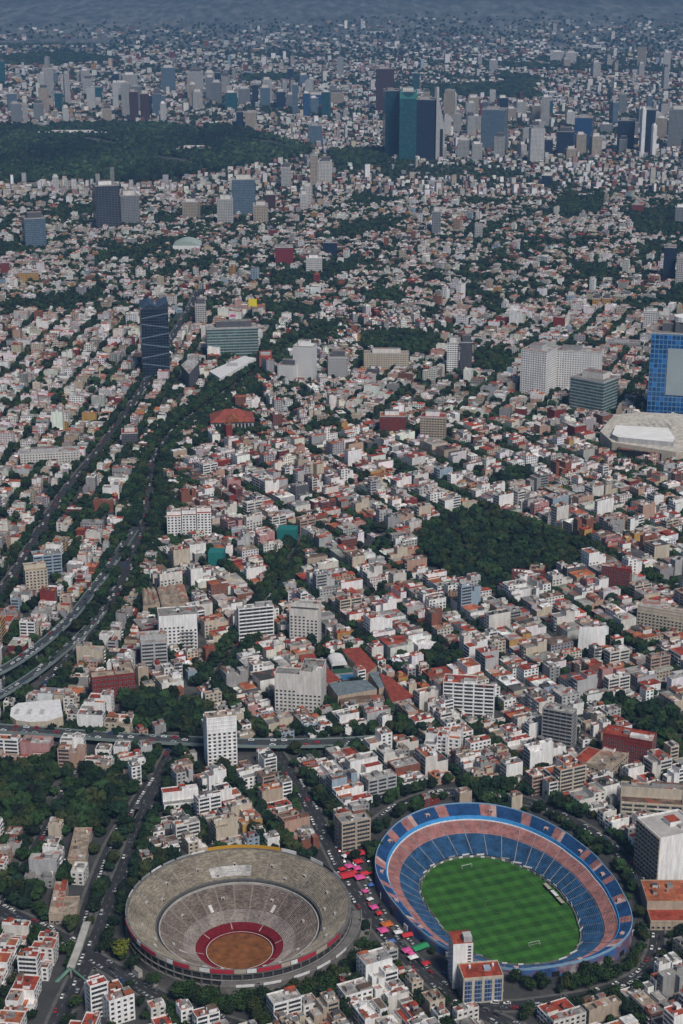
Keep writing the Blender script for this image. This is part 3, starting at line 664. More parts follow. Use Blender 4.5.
def building(x, y, w_, d_, rz, floors, wall, roof, name, cat, r, fh=3.0, style=None, detail=2, all_faces=False, look=True):
    root = empty(name, (x, y, 0), rz); H = floors * fh
    mb, rb = MB(), MB(); L = r.random()
    vols = []
    if L < .35 and w_ > 8 and d_ > 11 and floors > 1:        # lower wing to the street, taller block behind
        d1 = d_ * r.uniform(.35, .55); h1_ = fh * max(1, floors - r.choice((1, 1, 2)))
        vols = [(0, -d_/2 + d1/2, w_, d1, h1_), (0, d1/2, w_, d_ - d1, H)]
    elif L < .6 and w_ > 9 and d_ > 11:                      # court cut into one side
        w1 = w_ * r.uniform(.45, .65); d2 = d_ * r.uniform(.4, .6); sg = r.choice((-1, 1))
        vols = [(sg * (w_ - w1) / 2, 0, w1, d_, H), (-sg * w1 / 2, -(d_ - d2) / 2, w_ - w1, d2, H - (fh if floors > 2 and r.random() < .5 else 0))]
    else: vols = [(0, 0, w_, d_, H)]
    if len(vols) == 1 and d_ > 12 and floors > 1 and r.random() < .6:      # three terraces stepping down to the yard
        d1, d2 = d_ * r.uniform(.45, .6), d_ * r.uniform(.15, .25); d3 = d_ - d1 - d2
        ex = [(0, -d_/2 + d1 + d2/2, w_, d2, max(2.6, H - r.choice((fh, fh, 2 * fh)))), (r.choice((-1, 1)) * w_ * .18, d_/2 - d3/2, w_ * .64, d3, max(2.6, H - r.choice((0, fh, 2 * fh))))]
        vols = [(0, -d_/2 + d1/2, w_, d1, H)] + ex
    big_ = max(vols, key=lambda v: v[2] * v[3])
    for v in vols:
        cx, cyy, a, b, h = v
        mb.shell(cx, cyy, 0, a, b, h, r.choice((.5, .8, 1.1)), .22); rb.quad(cx, cyy, h, a - .44, b - .44, 0 if v is big_ or r.random() < .4 else 1)
    if r.random() < .5:
        for f in range(1, floors + 1): mb.box(0, -d_/2 - .12, f * fh - .12 if f * fh <= vols[0][4] else 0, w_ * .98, .24, .2, bottom=True)
    mb.build('wall', MW[wall], root); rb.build('roof', [MR[roof], MR[pick(ROOF_P, r)]], root)
    see = facing(x, y, rz)
    fr = [f for f in see if f in (0, 2)] or see[:1]
    if all_faces: fr = see
    elif r.random() < .5: fr = see[:2]
    if style is None: style = 'ribbon' if floors >= 5 and r.random() < .6 or w_ > 16 else 'single'
    for fc in fr:
        fl = floors
        if fc == 0: fl = max(1, int(vols[0][4] / fh + .1)) if len(vols) > 1 and vols[0][2] == w_ else floors
        if len(vols) == 3:
            if fc in (1, 3): add_windows(root, w_, vols[0][3], floors, fh, [fc], style, cyy=vols[0][1], cap=12); continue
            if fc == 2: add_windows(root, vols[2][2], d_, max(1, int(vols[2][4] / fh + .1)), fh, [2], style, cx=vols[2][0], cap=12); continue
        if len(vols) == 2 and vols[0][2] != w_ and fc in (1, 2, 3): # court side: keep windows on the walls that are whole
            if fc == 2: add_windows(root, vols[0][2], d_, floors, fh, [2], style, cx=vols[0][0], cap=22); continue
            if (fc == 1) != (vols[0][0] > 0): continue
        if len(vols) == 2 and vols[0][2] == w_ and fc in (1, 3):
            add_windows(root, w_, vols[1][3], floors, fh, [fc], style, cyy=vols[1][1], cap=14); continue
        add_windows(root, w_, d_, fl, fh, [fc], style, cap=22 if look else 60)
    bits = []
    cx, cyy, a, b, h = vols[-1] if len(vols) == 2 and vols[0][2] == w_ else vols[0]
    if r.random() < .75:
        sw, sd = min(a * .5, r.uniform(2.5, 4.5)), min(b * .5, r.uniform(2.8, 5)); sx, sy = cx + r.uniform(-.5, .5) * (a - sw - 1), cyy + r.uniform(-.5, .5) * (b - sd - 1)
        q = MB(); q.box(sx, sy, h, sw, sd, 2.5, top=1); q.box(sx, sy, h + 2.5, sw + .5, sd + .5, .18, m=1, bottom=True)
        q.build('stair_house', [MW[wall if r.random() < .6 else 'grey'], MR[roof if r.random() < .4 else 'grey']], root); bits.append('rooftop stair house')
    nt_ = r.choice((0, 1, 1, 2, 3)); tc = r.choice(('black', 'black', 'white_cloth', 'steel'))
    for i in range(nt_):
        inst('water_tank', tank_mesh(tc), root, (cx + r.uniform(-.42, .42) * (a - 2), cyy + r.uniform(-.42, .42) * (b - 2), h), r.random())
    if nt_: bits.append(('one' if nt_ == 1 else NUM[nt_]) + ' ' + {'black': 'black', 'white_cloth': 'white', 'steel': 'grey'}[tc] + (' tank' if nt_ == 1 else ' tanks'))
    if r.random() < .55:
        q = MB(); ww, dd = a * r.uniform(.25, .5), b * r.uniform(.25, .45); q.box(cx + r.choice((-1, 1)) * (a - ww - .6) / 2, cyy + r.choice((-1, 1)) * (b - dd - .6) / 2, h, ww, dd, 2.3, top=1)
        q.build('roof_room', [MW[r.choice(('white', 'off-white', 'grey', 'brick red'))], MR[r.choice(('red', 'white', 'pale grey', 'terracotta', 'brown'))]], root)
    for _ in range(r.choice((1, 1, 2, 3))):
        q = MB(); ww, dd = r.uniform(1.8, min(4.5, a * .4)), r.uniform(1.6, min(4, b * .4)); q.box(cx + r.uniform(-.5, .5) * (a - ww - 1), cyy + r.uniform(-.5, .5) * (b - dd - 1), h + .02 * _, ww, dd, r.uniform(1.2, 2.4), top=1)
        q.build('laundry_shed', [MW[r.choice(('white', 'grey', 'off-white', 'beige', 'dark grey'))], MR[r.choice(('brown', 'grey', 'white', 'tan', 'dark grey', 'red'))]], root)
    if r.random() < .25:
        q = MB(); q.box(cx + r.uniform(-.3, .3) * a, cyy + r.uniform(-.3, .3) * b, h, 2.6, 1.6, .5); q.build('skylight', M['white_cloth'], root)
    if r.random() < .3 and floors > 2 and 0 in fr:
        for f in range(1, min(floors, 6)):
            if f * fh + 1 < vols[0][4]:
                q = MB(); q.box(w_ * .22, -d_/2 - .62, f * fh - .1, w_ * .36, 1.2, .15, bottom=True); q.box(w_ * .22, -d_/2 - 1.2, f * fh + .05, w_ * .36, .08, .95); q.build('balcony', MW['white' if wall != 'white' else 'grey'], root)
    if 0 in see:
        q = MB(); q.box(-w_ * .3, -d_/2 - .04, .05, 1.1, .1, 2.2); q.build('door', M['bark'], root)
    tag(root, None, cat)
    if look:
        sz = 'large ' if w_ * d_ > 420 else 'small ' if w_ * d_ < 130 else ''
        fl = NUM.get(floors, 'many')
        THINGS.append((root, f"{sz}{wall} {fl}-storey", {'house': 'house', 'apartment_building': 'apartment block'}.get(name, cat), f"with {roof} roof", bits, x, y))
    return root

# -------- named buildings, placed by where they stand
ANCH = []           # (phrase, pixel x, pixel y) that labels can lean on
def anchor(phrase, x, y): ANCH.append((phrase, *proj(x, y)[:2]))
def facade_tower(name, label, cat, x, y, w_, d_, h, rz, mat_, roof='grey', taper=1.0, crown=None, group=None, z0=0):
    """tower clad in one windowed wall; body, roof, plant room and whatever crowns it"""
    root = empty(name, (x, y, 0), rz); tag(root, label, cat, group)
    mb = MB(); mb.box(0, 0, z0, w_, d_, h - z0, taper=taper); me = mb.mesh('wall', [mat_]); 
    uv = me.uv_layers.new(name='UVMap'); li = 0
    for p in me.polygons:
        vs = [me.vertices[v].co for v in p.vertices]
        for q in p.loop_indices:
            c = me.vertices[me.loops[q].vertex_index].co
            if abs(p.normal.z) > .7: uv.data[q].uv = (0, 0)
            elif abs(p.normal.x) > abs(p.normal.y): uv.data[q].uv = (c.y + d_ / 2, c.z)
            else: uv.data[q].uv = (c.x + w_ / 2, c.z)
    inst('wall', me, root)
    q = MB(); q.shell(0, 0, h + .02, w_ * taper, d_ * taper, .4, 1.0, .4); q.quad(0, 0, h + .4, w_ * taper - .8, d_ * taper - .8, 1); q.build('roof', [MW['pale grey'], MR[roof]], root)
    k = (int(abs(x) * 7 + y) % 5) / 4; q = MB(); q.box(w_ * (.16 * k - .12), d_ * .1, h + .4, w_ * (.4 + .3 * k) * taper, d_ * .5 * taper, min(4.5, 2 + h * .04) * (1 + 1.3 * k), top=1); q.build('plant_room', [MW[('grey', 'pale grey', 'white', 'off-white', 'dark grey')[int(k * 4)]], MR['grey']], root)
    return root
def span(xl, xr, yb, yt, rz=0.0, depth=18.0, deep_px=True):
    """world place and size of a building whose front foot runs from pixel xl to xr on row yb and whose front top is at row yt"""
    X, Y = at((xl + xr) / 2, yb); d = proj(X, Y)[2]; w_ = (xr - xl) * d / F
    h = max(5.0, height_for(Y, yt))
    return X, Y + depth / 2, w_, h
WFC = {}
def big(name, label, cat, xl, xr, yb, yt, depth=18, wall='white', roof='pale grey', style='ribbon', rz=0, fh=3.0, anch=None, seed=1, **kw):
    X, Y, w_, h = span(xl, xr, yb, yt, rz, depth)
    fl = max(1, round(h / fh)); r = random.Random(seed * 77 + 5)
    rz_ = math.atan2(-X, Y) * 1.0 + R(rz)
    if yb < 470:
        k = (wall, style)
        if k not in WFC: WFC[k] = facade('windowed wall ' + wall + style, WALLS[wall], (.05, .055, .06), 3.4, 3.1, (.25, .8) if style != 'band' else (.12, .88), (.3, .75), .25)
        o = facade_tower(name, label, cat, X, Y, w_, depth, h, rz_, WFC[k], roof)
    else: o = building(X, Y, w_, depth, rz_, fl, wall, roof, name, cat, r, fh=h / fl if h / fl > 2.4 else 2.8, style=style, all_faces=True, look=False, **kw)
    tag(o, label, cat)
    c, s = math.cos(rz_), math.sin(rz_)
    block_poly([(X + u*(w_/2+3)*c - v*(depth/2+3)*s, Y + u*(w_/2+3)*s + v*(depth/2+3)*c) for u, v in ((-1, -1), (1, -1), (1, 1), (-1, 1))], road=True)
    if anch: anchor(anch, X, Y)
    return o

anchor('bullring', BX, BY); anchor('football stadium', SCX, SCY)
A_ = big
# near ones
A_('apartment_building', 'tall off-white residential tower with stepped roof beside the elevated cross road', 'apartment tower', 205, 235, 769, 718, 20, 'white', 'tan', 'single', 8, 3.0, 'tall off-white residential tower', 3)
A_('apartment_building', 'wide white block with dark window columns and red roof terrace', 'apartment block', 444, 495, 717, 684, 16, 'white', 'red', 'ribbon', -4, 3.1, 'white block with dark columns', 4)
A_('apartment_building', 'big off-white slab block with stained roof beside the red-roofed school', 'apartment block', 277, 324, 712, 672, 26, 'off-white', 'grey', 'single', -10, 3.1, 'big off-white slab block', 5)
A_('apartment_building', 'pair-topped pale apartment tower standing over dark street trees', 'apartment block', 291, 320, 644, 607, 15, 'off-white', 'pale grey', 'single', -12, 3.0, 'pale apartment tower', 6)
A_('office_building', 'broad white office block striped by long window bands', 'office block', 236, 272, 640, 608, 18, 'white', 'pale grey', 'band', 12, 3.4, 'band-windowed white block', 7)
A_('apartment_building', 'grey glazed apartment block with stepped white front near the warehouse roofs', 'apartment block', 140, 166, 668, 640, 18, 'pale grey', 'pale grey', 'ribbon', 4, 3.1, 'grey glazed apartment block', 8)
A_('apartment_building', 'white blank-sided apartment block with grey roof behind the glazed block', 'apartment block', 158, 196, 650, 616, 20, 'white', 'grey', 'single', 4, 3.1, None, 9)
A_('office_building', 'dark red walled depot with flat tan roof beside the flyover', 'depot', 89, 132, 700, 676, 26, 'dark red', 'tan', 'single', 6, 4.0, 'dark red walled depot', 10)
A_('apartment_building', 'wide apartment block of six storeys with brick courses by the red tents', 'apartment block', 337, 368, 850, 822, 14, 'beige', 'pale grey', 'ribbon', 22, 3.0, 'beige block by the red tents', 11)
A_('apartment_building', 'left one of three joined white apartment slabs beside the motorway trees', 'apartment block', 167, 181, 541, 514, 14, 'white', 'pale grey', 'single', 0, 3.0, None, 12)
A_('apartment_building', 'middle one of three joined white apartment slabs beside the motorway trees', 'apartment block', 182, 196, 540, 513, 14, 'white', 'pale grey', 'single', 0, 3.0, 'three joined white slabs', 13)
A_('apartment_building', 'right one of three joined white apartment slabs beside the motorway trees', 'apartment block', 197, 211, 537, 511, 14, 'white', 'red', 'single', 0, 3.0, None, 14)
A_('office_building', 'dark red apartment block with paired towers among pale mid-city houses', 'apartment block', 380, 406, 436, 417, 20, 'dark red', 'terracotta', 'single', 0, 3.0, None, 15)
A_('apartment_building', 'tan gridded apartment tower with red rooftop', 'apartment tower', 421, 446, 445, 418, 20, 'beige', 'red', 'band', -5, 3.0, 'tan gridded apartment tower', 16)
A_('apartment_building', 'long cream apartment slab with notched skyline', 'apartment block', 364, 409, 371, 354, 16, 'cream', 'cream' if 0 else 'tan', 'single', 0, 3.0, 'long cream apartment slab', 17)
A_('apartment_building', 'white half of the twin towers behind the dark grove', 'apartment tower', 447, 459, 373, 344, 18, 'white', 'pale grey', 'band', 0, 3.0, None, 18)
A_('apartment_building', 'dark half of the twin towers behind the dark grove', 'apartment tower', 460, 472, 374, 343, 18, 'dark grey', 'dark grey', 'band', 0, 3.0, 'grove-side twin towers', 19)
A_('office_building', 'tall white windowless tower with a ribbed side', 'office tower', 295, 315, 381, 347, 22, 'white', 'white', 'single', -18, 3.4, 'tall white windowless tower', 20)
A_('office_building', 'low white cube joined to the tall white tower', 'office block', 279, 297, 382, 366, 18, 'white', 'pale grey', 'single', -18, 4, None, 21)
A_('office_building', 'plain pale square block right of the tall white tower', 'office block', 328, 347, 380, 358, 20, 'pale grey', 'pale grey', 'single', 0, 3.6, None, 22)
A_('apartment_building', 'front arm of the vast white slab complex', 'apartment block', 525, 553, 397, 352, 34, 'white', 'pale grey', 'single', -24, 3.0, 'vast white slab complex', 23)
A_('apartment_building', 'long rear arm of the vast white slab complex', 'apartment block', 553, 601, 392, 352, 24, 'white', 'pale grey', 'single', -8, 3.0, None, 24)
A_('office_building', 'blue-grey office block facing the straight avenue', 'office block', 32, 60, 578, 556, 16, 'pale blue', 'grey', 'ribbon', 8, 3.4, 'blue-grey office block', 25)
A_('apartment_building', 'cream high house with dark side beside the blue-grey office', 'apartment block', 24, 46, 592, 568, 14, 'cream', 'pale grey', 'single', 8, 3.0, None, 26)
A_('apartment_building', 'wide white block with dark shopfront facing the straight avenue', 'apartment block', 20, 78, 466, 453, 18, 'off-white', 'pale grey', 'single', 0, 3.2, None, 27)
A_('office_building', 'black glass cube with red roof beside the motorway trees', 'office block', 121, 137, 448, 434, 22, 'dark grey', 'red', 'band', 0, 3.5, 'black glass cube', 28)
A_('apartment_building', 'broad white row house front with four bays at the far corner of the crossing', 'apartment block', 85, 104, 1018, 986, 14, 'white', 'red', 'ribbon', 20, 3.2, 'white block at the avenue crossing', 29)
A_('apartment_building', 'narrow pale block with bare grey party wall next to the crossing', 'apartment block', 103, 130, 1024, 1000, 15, 'white', 'grey', 'single', 20, 3.0, None, 30)
A_('house', 'flat tan roofed single-storey hall with car park behind', 'hall', 67, 85, 868, 860, 42, 'beige', 'tan', 'single', -8, 5, 'flat tan roofed hall', 31)
A_('house', 'flat tan roofed hall with a raised middle section by the curving avenue', 'hall', 48, 76, 924, 914, 38, 'beige', 'tan', 'single', -8, 6, None, 32)
A_('apartment_building', 'long white block with dormer row facing the scrap yard', 'apartment block', 162, 198, 812, 796, 14, 'white', 'red', 'single', 8, 3.0, 'long white block', 33)
A_('office_building', 'dark striped tall block with setback floors above the brick row', 'apartment block', 545, 577, 748, 712, 18, 'grey', 'pale grey', 'band', -16, 3.0, 'dark striped tall block', 34)
A_('office_building', 'two-tone block with white front and brick red side near the tan warehouse', 'apartment block', 605, 655, 763, 738, 16, 'dark red', 'red', 'single', -12, 3.2, 'brick red block', 35)
A_('office_building', 'long low tan warehouse roof in front of the brick red block', 'warehouse', 590, 630, 778, 768, 50, 'beige', 'tan', 'single', -25, 5, None, 36)
A_('apartment_building', 'curved corner apartment block in yellowish stone near the office slab', 'apartment block', 622, 683, 822, 796, 18, 'cream', 'brown', 'ribbon', 4, 3.2, 'yellowish stone block', 37)
A_('apartment_building', 'left one of three matching white gabled slabs behind the stadium', 'apartment block', 426, 438, 757, 738, 16, 'white', 'red', 'single', -10, 3.1, None, 38)
A_('apartment_building', 'middle one of three matching white gabled slabs behind the stadium', 'apartment block', 439, 449, 756, 737, 16, 'white', 'red', 'single', -10, 3.1, None, 39)
A_('apartment_building', 'right one of three matching white gabled slabs behind the stadium', 'apartment block', 450, 462, 755, 736, 16, 'white', 'terracotta', 'single', -10, 3.1, 'three white gabled slabs', 40)
A_('house', 'wide terracotta roofed hall beside the office slab with the gridded front', 'hall', 650, 720, 930, 914, 40, 'beige', 'terracotta', 'single', 13, 5, 'wide terracotta roofed hall', 41)
A_('apartment_building', 'white apartment block with green roof garden on the far right', 'apartment block', 640, 690, 632, 610, 18, 'cream', 'pale grey', 'single', -14, 3.0, None, 42)
A_('apartment_building', 'dark red fronted apartment block facing the dense round park', 'apartment block', 603, 632, 590, 568, 16, 'dark red', 'red', 'single', -10, 3.0, None, 43)
A_('apartment_building', 'long dark red block with pale end facing the dense park', 'apartment block', 513, 545, 582, 570, 16, 'dark red', 'tan', 'single', -6, 3.0, None, 44)

def px_prism(parent, name, pts, z, wall, roof, z0=0.0, ox=0, oy=0):
    """block whose roof outline is given by the rows and columns it shows at, standing from z0 to z"""
    P = [at(x, y, z) for x, y in pts]; P = [(x - ox, y - oy) for x, y in P]
    if sum(P[i][0] * P[(i+1) % len(P)][1] - P[(i+1) % len(P)][0] * P[i][1] for i in range(len(P))) < 0: P.reverse()
    mb = MB(); mb.prism(P, z0, z, 0, 1); o = mb.build(name, [wall, roof], parent)
    block_poly([(x + ox, y + oy) for x, y in P], 3, road=True); return o, P
def centre(pts, z): 
    P = [at(x, y, z) for x, y in pts]; return sum(p[0] for p in P) / len(P), sum(p[1] for p in P) / len(P)

# white office slab with the gridded front, right edge of the view
sx, sy = at(657, 889); _b = at(637, 870); ro = math.atan2(_b[1] - sy, _b[0] - sx) - math.pi / 2; SC = (sx + 16 * math.cos(ro) - 15 * math.sin(ro), sy + 16 * math.sin(ro) + 15 * math.cos(ro))
slab = empty('office_building', (*SC, 0), ro); tag(slab, 'tall white office slab with gridded window front and blank white end wall', 'office block'); anchor('gridded white office slab', sx, sy)
HS = height_for(sy, 840)
q = MB(); q.shell(0, 0, 0, 32, 30, HS, 1.2, .5); q.build('wall', M['white'] if 0 else MW['white'], slab)
q = MB(); q.quad(0, 0, HS, 31, 29); q.build('roof', M['pale_concrete'], slab)
q = MB(); q.box(3, 2, HS, 8, 9, 3.2, top=1); q.build('stair_house', [MW['white'], MR['red']], slab)
q = MB(); q.box(6.5, -5.5, HS, 5, 4, 1.8, top=1); q.build('plant_room', [MW['pale grey'], MR['pale grey']], slab)
q = MB(); fl = int(HS // 3.3)
for f in range(fl + 1): q.box(-16 - .32, 0, f * HS / fl - .25 if f else 0, .62, 29.4, .5, bottom=True)
for i in range(9): q.box(-16 - .29, -14.4 + i * 3.6, 0, .54, .6, HS - .5)
q.build('concrete_grid', MW['beige'], slab)
for f in range(fl):
    for i in range(8): inst('window', window_mesh('single'), slab, (-16, -12.6 + i * 3.6, f * HS / fl + .7), -math.pi / 2, (2.9, 1, HS / fl - 1.1))
block_poly([(SC[0] + 25 * math.cos(R(a)), SC[1] + 25 * math.sin(R(a))) for a in range(0, 360, 20)], road=True)

# corner block with blue glazed columns, in front of the stadium
bx, by = at(481, 1004); ro = R(8)
blk = empty('office_building', (bx, by + 9, 0), ro); tag(blk, 'corner block with blue glazed bays, red roof and a grey stair tower', 'office block'); anchor('blue-glazed corner block', bx, by)
q = MB(); q.shell(0, 0, 0, 24, 16, 17, .9, .4); q.build('wall', MW['cream'], blk)
q = MB(); q.quad(0, 0, 17, 23.2, 15.2); q.build('roof', MR['red'], blk)
bluegl = facade('blue glazing', (.3, .33, .38), (.03, .07, .17), 1.7, 2.9, (.05, .95), (.12, .9), .2)
for i in range(4):
    q = MB(); q.face([(-9 + i * 6 - 2.2, -8.06, 1), (-9 + i * 6 + 2.2, -8.06, 1), (-9 + i * 6 + 2.2, -8.06, 16), (-9 + i * 6 - 2.2, -8.06, 16)]); me = q.mesh('window', [bluegl]); uv = me.uv_layers.new(name='UVMap')
    for k, c in enumerate(((0, 0), (4.4, 0), (4.4, 15), (0, 15))): uv.data[k].uv = c
    inst('window', me, blk)
for i in range(2):
    q = MB(); q.face([(-12.06, 5 - i * 6, 1), (-12.06, .6 - i * 6, 1), (-12.06, .6 - i * 6, 16), (-12.06, 5 - i * 6, 16)]); me = q.mesh('window', [bluegl]); uv = me.uv_layers.new(name='UVMap')
    for k, c in enumerate(((0, 0), (4.4, 0), (4.4, 15), (0, 15))): uv.data[k].uv = c
    inst('window', me, blk)
q = MB(); q.box(-9, 15.02, 0, 12, 14, 31, top=1); tw = q.build('tower', [MW['white'], MR['red']], blk)
q = MB(); q.box(-6, 12, 31, 5, 6, 3.5); q.build('lift_house', MW['pale grey'], tw)
for f in range(10):
    for i in range(3): inst('window', window_mesh('single'), tw, (-15.0, 11 + i * 4.2, f * 3 + 1), -math.pi / 2, (2.6, 1, 1.5))
for f in range(6): inst('window', window_mesh('single'), tw, (-5.2, 8.02, 17.4 + f * 2.1), 0, (2.2, 1, 1.2))
q = MB(); q.box(4, 1, 17, 4, 4, 1.6); q.build('plant_room', MW['pale blue'], blk)
for tx in (8, -6): inst('water_tank', tank_mesh('white_cloth'), blk, (tx, 3, 17))
block_poly([(bx + 22 * math.cos(R(a)), by + 12 + 24 * math.sin(R(a))) for a in range(0, 360, 20)], road=True)

# white windowless church
cx_, cy_ = at(592, 652); hC = height_for(cy_, 628)
ch = empty('church', (cx_, cy_ + 4, 0), R(-6)); tag(ch, 'white windowless church with a broad curved front wall leaning back', 'church'); anchor('white windowless church', cx_, cy_)
q = MB(); k = 12; A, B, C, D = [], [], [], []
for i in range(k + 1):
    u = -12 + 24 * i / k; bow = -1.6 * math.sin(math.pi * i / k); tw_ = .93
    A.append((u, bow, 0)); B.append((u * tw_, 2.0 + bow, hC - 1.6 + 1.8 * i / k)); C.append((u * .8, 13, hC * .72)); D.append((u * .8, 16, 0))
q.strip(A, B); me = q.mesh('front_wall', [MW['white']]); inst('front_wall', me, ch)
q = MB(); q.strip(B, C); q.build('roof', MR['pale grey'], ch)
q = MB(); q.strip([A[0], B[0]], [D[0], C[0]]); q.strip([A[-1], B[-1]], [D[-1], C[-1]]); q.strip(C, D); q.build('side_wall', MW['beige'], ch)
q = MB(); q.box(10, -3, 0, 15, 7, 5, top=1); q.build('porch', [MW['pale grey'], MR['terracotta']], ch)
block_poly([(cx_ + 19 * math.cos(R(a)), cy_ + 6 + 17 * math.sin(R(a))) for a in range(0, 360, 20)], road=True)

# school with red roofs round courts
scx, scy = centre([(345, 675)], 5)
sch = empty('school', (scx, scy, 0)); tag(sch, 'school of red-roofed wings round green and blue courts with a white vaulted canopy', 'school'); anchor('red-roofed school', scx, scy)
RT = roof_mat('school roof red', (.30, .062, .04), False); GB = roof_mat('hall roof blue grey', (.17, .21, .23), False)
for nm, pts, z, mt in (('wing', [(341, 649), (360, 647), (377, 666), (366, 674)], 8, RT), ('wing', [(379, 673), (391, 677), (416, 698), (392, 702)], 8, RT), ('wing', [(312, 669), (327, 667), (341, 680), (326, 684)], 7, RT),
                       ('wing', [(299, 655), (314, 653), (318, 661), (302, 664)], 7, RT), ('hall', [(328, 683), (366, 679.5), (377, 689), (338, 696)], 9, GB), ('hall', [(369, 673), (379, 671.5), (390, 686), (379, 688)], 7, GB), ('wing', [(339, 697), (383, 694), (385, 700), (341, 705)], 6, MR['brown'])):
    o, P = px_prism(sch, nm, pts, z, MW['beige'], mt, ox=scx, oy=scy)
for pts, z, c in (([(321, 661), (360, 667), (368, 672), (327, 681)], .3, M['concrete']), ([(327, 668.5), (350, 667.5), (354, 672), (330, 674.5)], .35, plain('green court', (.035, .09, .055), .9)), ([(339, 674.6), (353, 674), (357, 678), (343, 680)], .36, plain('blue court', (.04, .16, .32), .9)), ([(345, 681), (368, 676), (371, 678), (350, 683)], .4, plain('turf strip', (.03, .09, .03), .9))):
    px_prism(sch, 'court', pts, z, M['concrete'], c, ox=scx, oy=scy)
x0, y0 = at(337.5, 658, 8); q = MB(); A, B = [], []
for i in range(9):
    t = math.pi * i / 8; A.append((-7 * math.cos(t), -9, 5 + 4 * math.sin(t))); B.append((-7 * math.cos(t), 9, 5 + 4 * math.sin(t)))
q.strip(A, B); q.face(A); q.face(B); q.build('vaulted_canopy', M['white'], sch, (x0 - scx, y0 - scy, 0), R(12))
for sx_ in (-6.6, 6.6):
    for sy_ in (-8.5, 8.5):
        q = MB(); c, s = math.cos(R(12)), math.sin(R(12)); q.cyl(x0 - scx + sx_*c - sy_*s, y0 - scy + sx_*s + sy_*c, 0, .25, 5, 6); q.build('canopy_post', M['steel'], sch)

# curved white roofed building by the cross road
pts = [(10, 716), (11, 708), (18, 703), (60, 699), (63, 716), (48, 721), (30, 722), (16, 720)]; ccx, ccy = centre(pts, 8)
cb = empty('office_building', (ccx, ccy, 0)); tag(cb, 'low rounded building with white ribbed roof beside the elevated cross road', 'office block'); anchor('rounded white-roofed building', ccx, ccy)
o, P = px_prism(cb, 'wall', pts, 9, MW['cream'], M['white'], ox=ccx, oy=ccy)
for i in range(6):
    q = MB(); q.box(-12 + i * 5, 0, 9.02, 3.2, 9, .35); q.build('skylight', M['white_cloth'] if i % 2 else MW['pale grey'], cb)
# tan vaulted warehouses
for i, (pts, lab) in enumerate((([(157, 588), (184, 584), (189, 602), (162, 607)], 'tan ribbed warehouse roof beside a long row of dark trees'), ([(142, 590), (155, 588), (160, 604), (143, 606)], 'smaller tan warehouse roof beside the ribbed warehouse'))):
    wx, wy = centre(pts, 9); wh = empty('warehouse', (wx, wy, 0)); tag(wh, lab, 'warehouse')
    if i == 0: anchor('tan ribbed warehouse', wx, wy)
    px_prism(wh, 'wall', pts, 8, MW['beige'], MR['tan'], ox=wx, oy=wy); P = [at(x, y, 8) for x, y in pts]
    for k in range(3):
        q = MB(); f = lambda a, b, t: tuple(a[c] + (b[c] - a[c]) * t for c in (0, 1))
        for s0, s1 in ((k / 3, (k + .92) / 3),):
            A, B = [], []
            for j in range(7):
                t = s0 + (s1 - s0) * j / 6; z = 8.05 + 1.8 * math.sin(math.pi * j / 6); a = f(P[0], P[1], t); b = f(P[3], P[2], t); A.append((a[0] - wx, a[1] - wy, z)); B.append((b[0] - wx, b[1] - wy, z))
            q.strip(A, B); q.face(A); q.face(B)
        q.build('vault', MR['tan'], wh)
# teal netted buildings
for (xl, xr, yb, yt), lab in (((209, 224, 566, 553), 'building wrapped in teal netting in front of a dark yard'), ((278, 297, 541, 530), 'low roof under sloping teal netting beside dark trees')):
    X, Y, w_, h = span(xl, xr, yb, yt, 0, 14); o = empty('netted_building', (X, Y, 0), R(-6)); tag(o, lab, 'building')
    q = MB(); q.box(0, 0, 0, w_, 14, h, top=0); q.build('wall', MW['grey'], o); q = MB(); q.box(0, 0, .5, w_ + .5, 14.5, h - .2); q.build('netting', M['teal'], o); block_poly([(X - w_/2 - 3, Y - 10), (X + w_/2 + 3, Y - 10), (X + w_/2 + 3, Y + 10), (X - w_/2 - 3, Y + 10)], road=True)
# market hall with hipped red roof
X, Y, w_, h = span(210, 252, 431, 419, 0, 44); mk = empty('market_hall', (X, Y, 0), R(6)); tag(mk, 'market hall with a broad hipped red roof and pale arcade', 'market hall'); anchor('red-roofed market hall', X, Y)
h = 11
q = MB(); q.box(0, 0, 0, w_, 40, h); q.build('wall', MW['pale grey'], mk)
q = MB(); a, b = w_ / 2 + 1.5, 21.5; q.v = [(-a, -b, h), (a, -b, h), (a, b, h), (-a, b, h), (-a + 20, 0, h + 12), (a - 20, 0, h + 12)]; q.f = [(0, 1, 5, 4), (1, 2, 5), (2, 3, 4, 5), (3, 0, 4)]; q.m = [0] * 4; q.build('roof', roof_mat('hip roof red', (.30, .075, .05), False), mk)
q = MB(); q.v = [(-14, -b - .2, h), (14, -b - .2, h), (0, -b - .2, h + 9), (0, -4, h + 9)]; q.f = [(0, 1, 2), (0, 2, 3), (1, 3, 2)]; q.m = [0] * 3; q.build('gable', MR['terracotta'], mk)
for i in range(11): q = MB(); q.box(-w_/2 + 4 + i * (w_ - 8) / 10, -20.15, 1, 2.6, .3, 8); q.build('arch', M['black'], mk)
block_poly([(X - w_/2 - 6, Y - 26), (X + w_/2 + 6, Y - 26), (X + w_/2 + 6, Y + 26), (X - w_/2 - 6, Y + 26)], road=True)

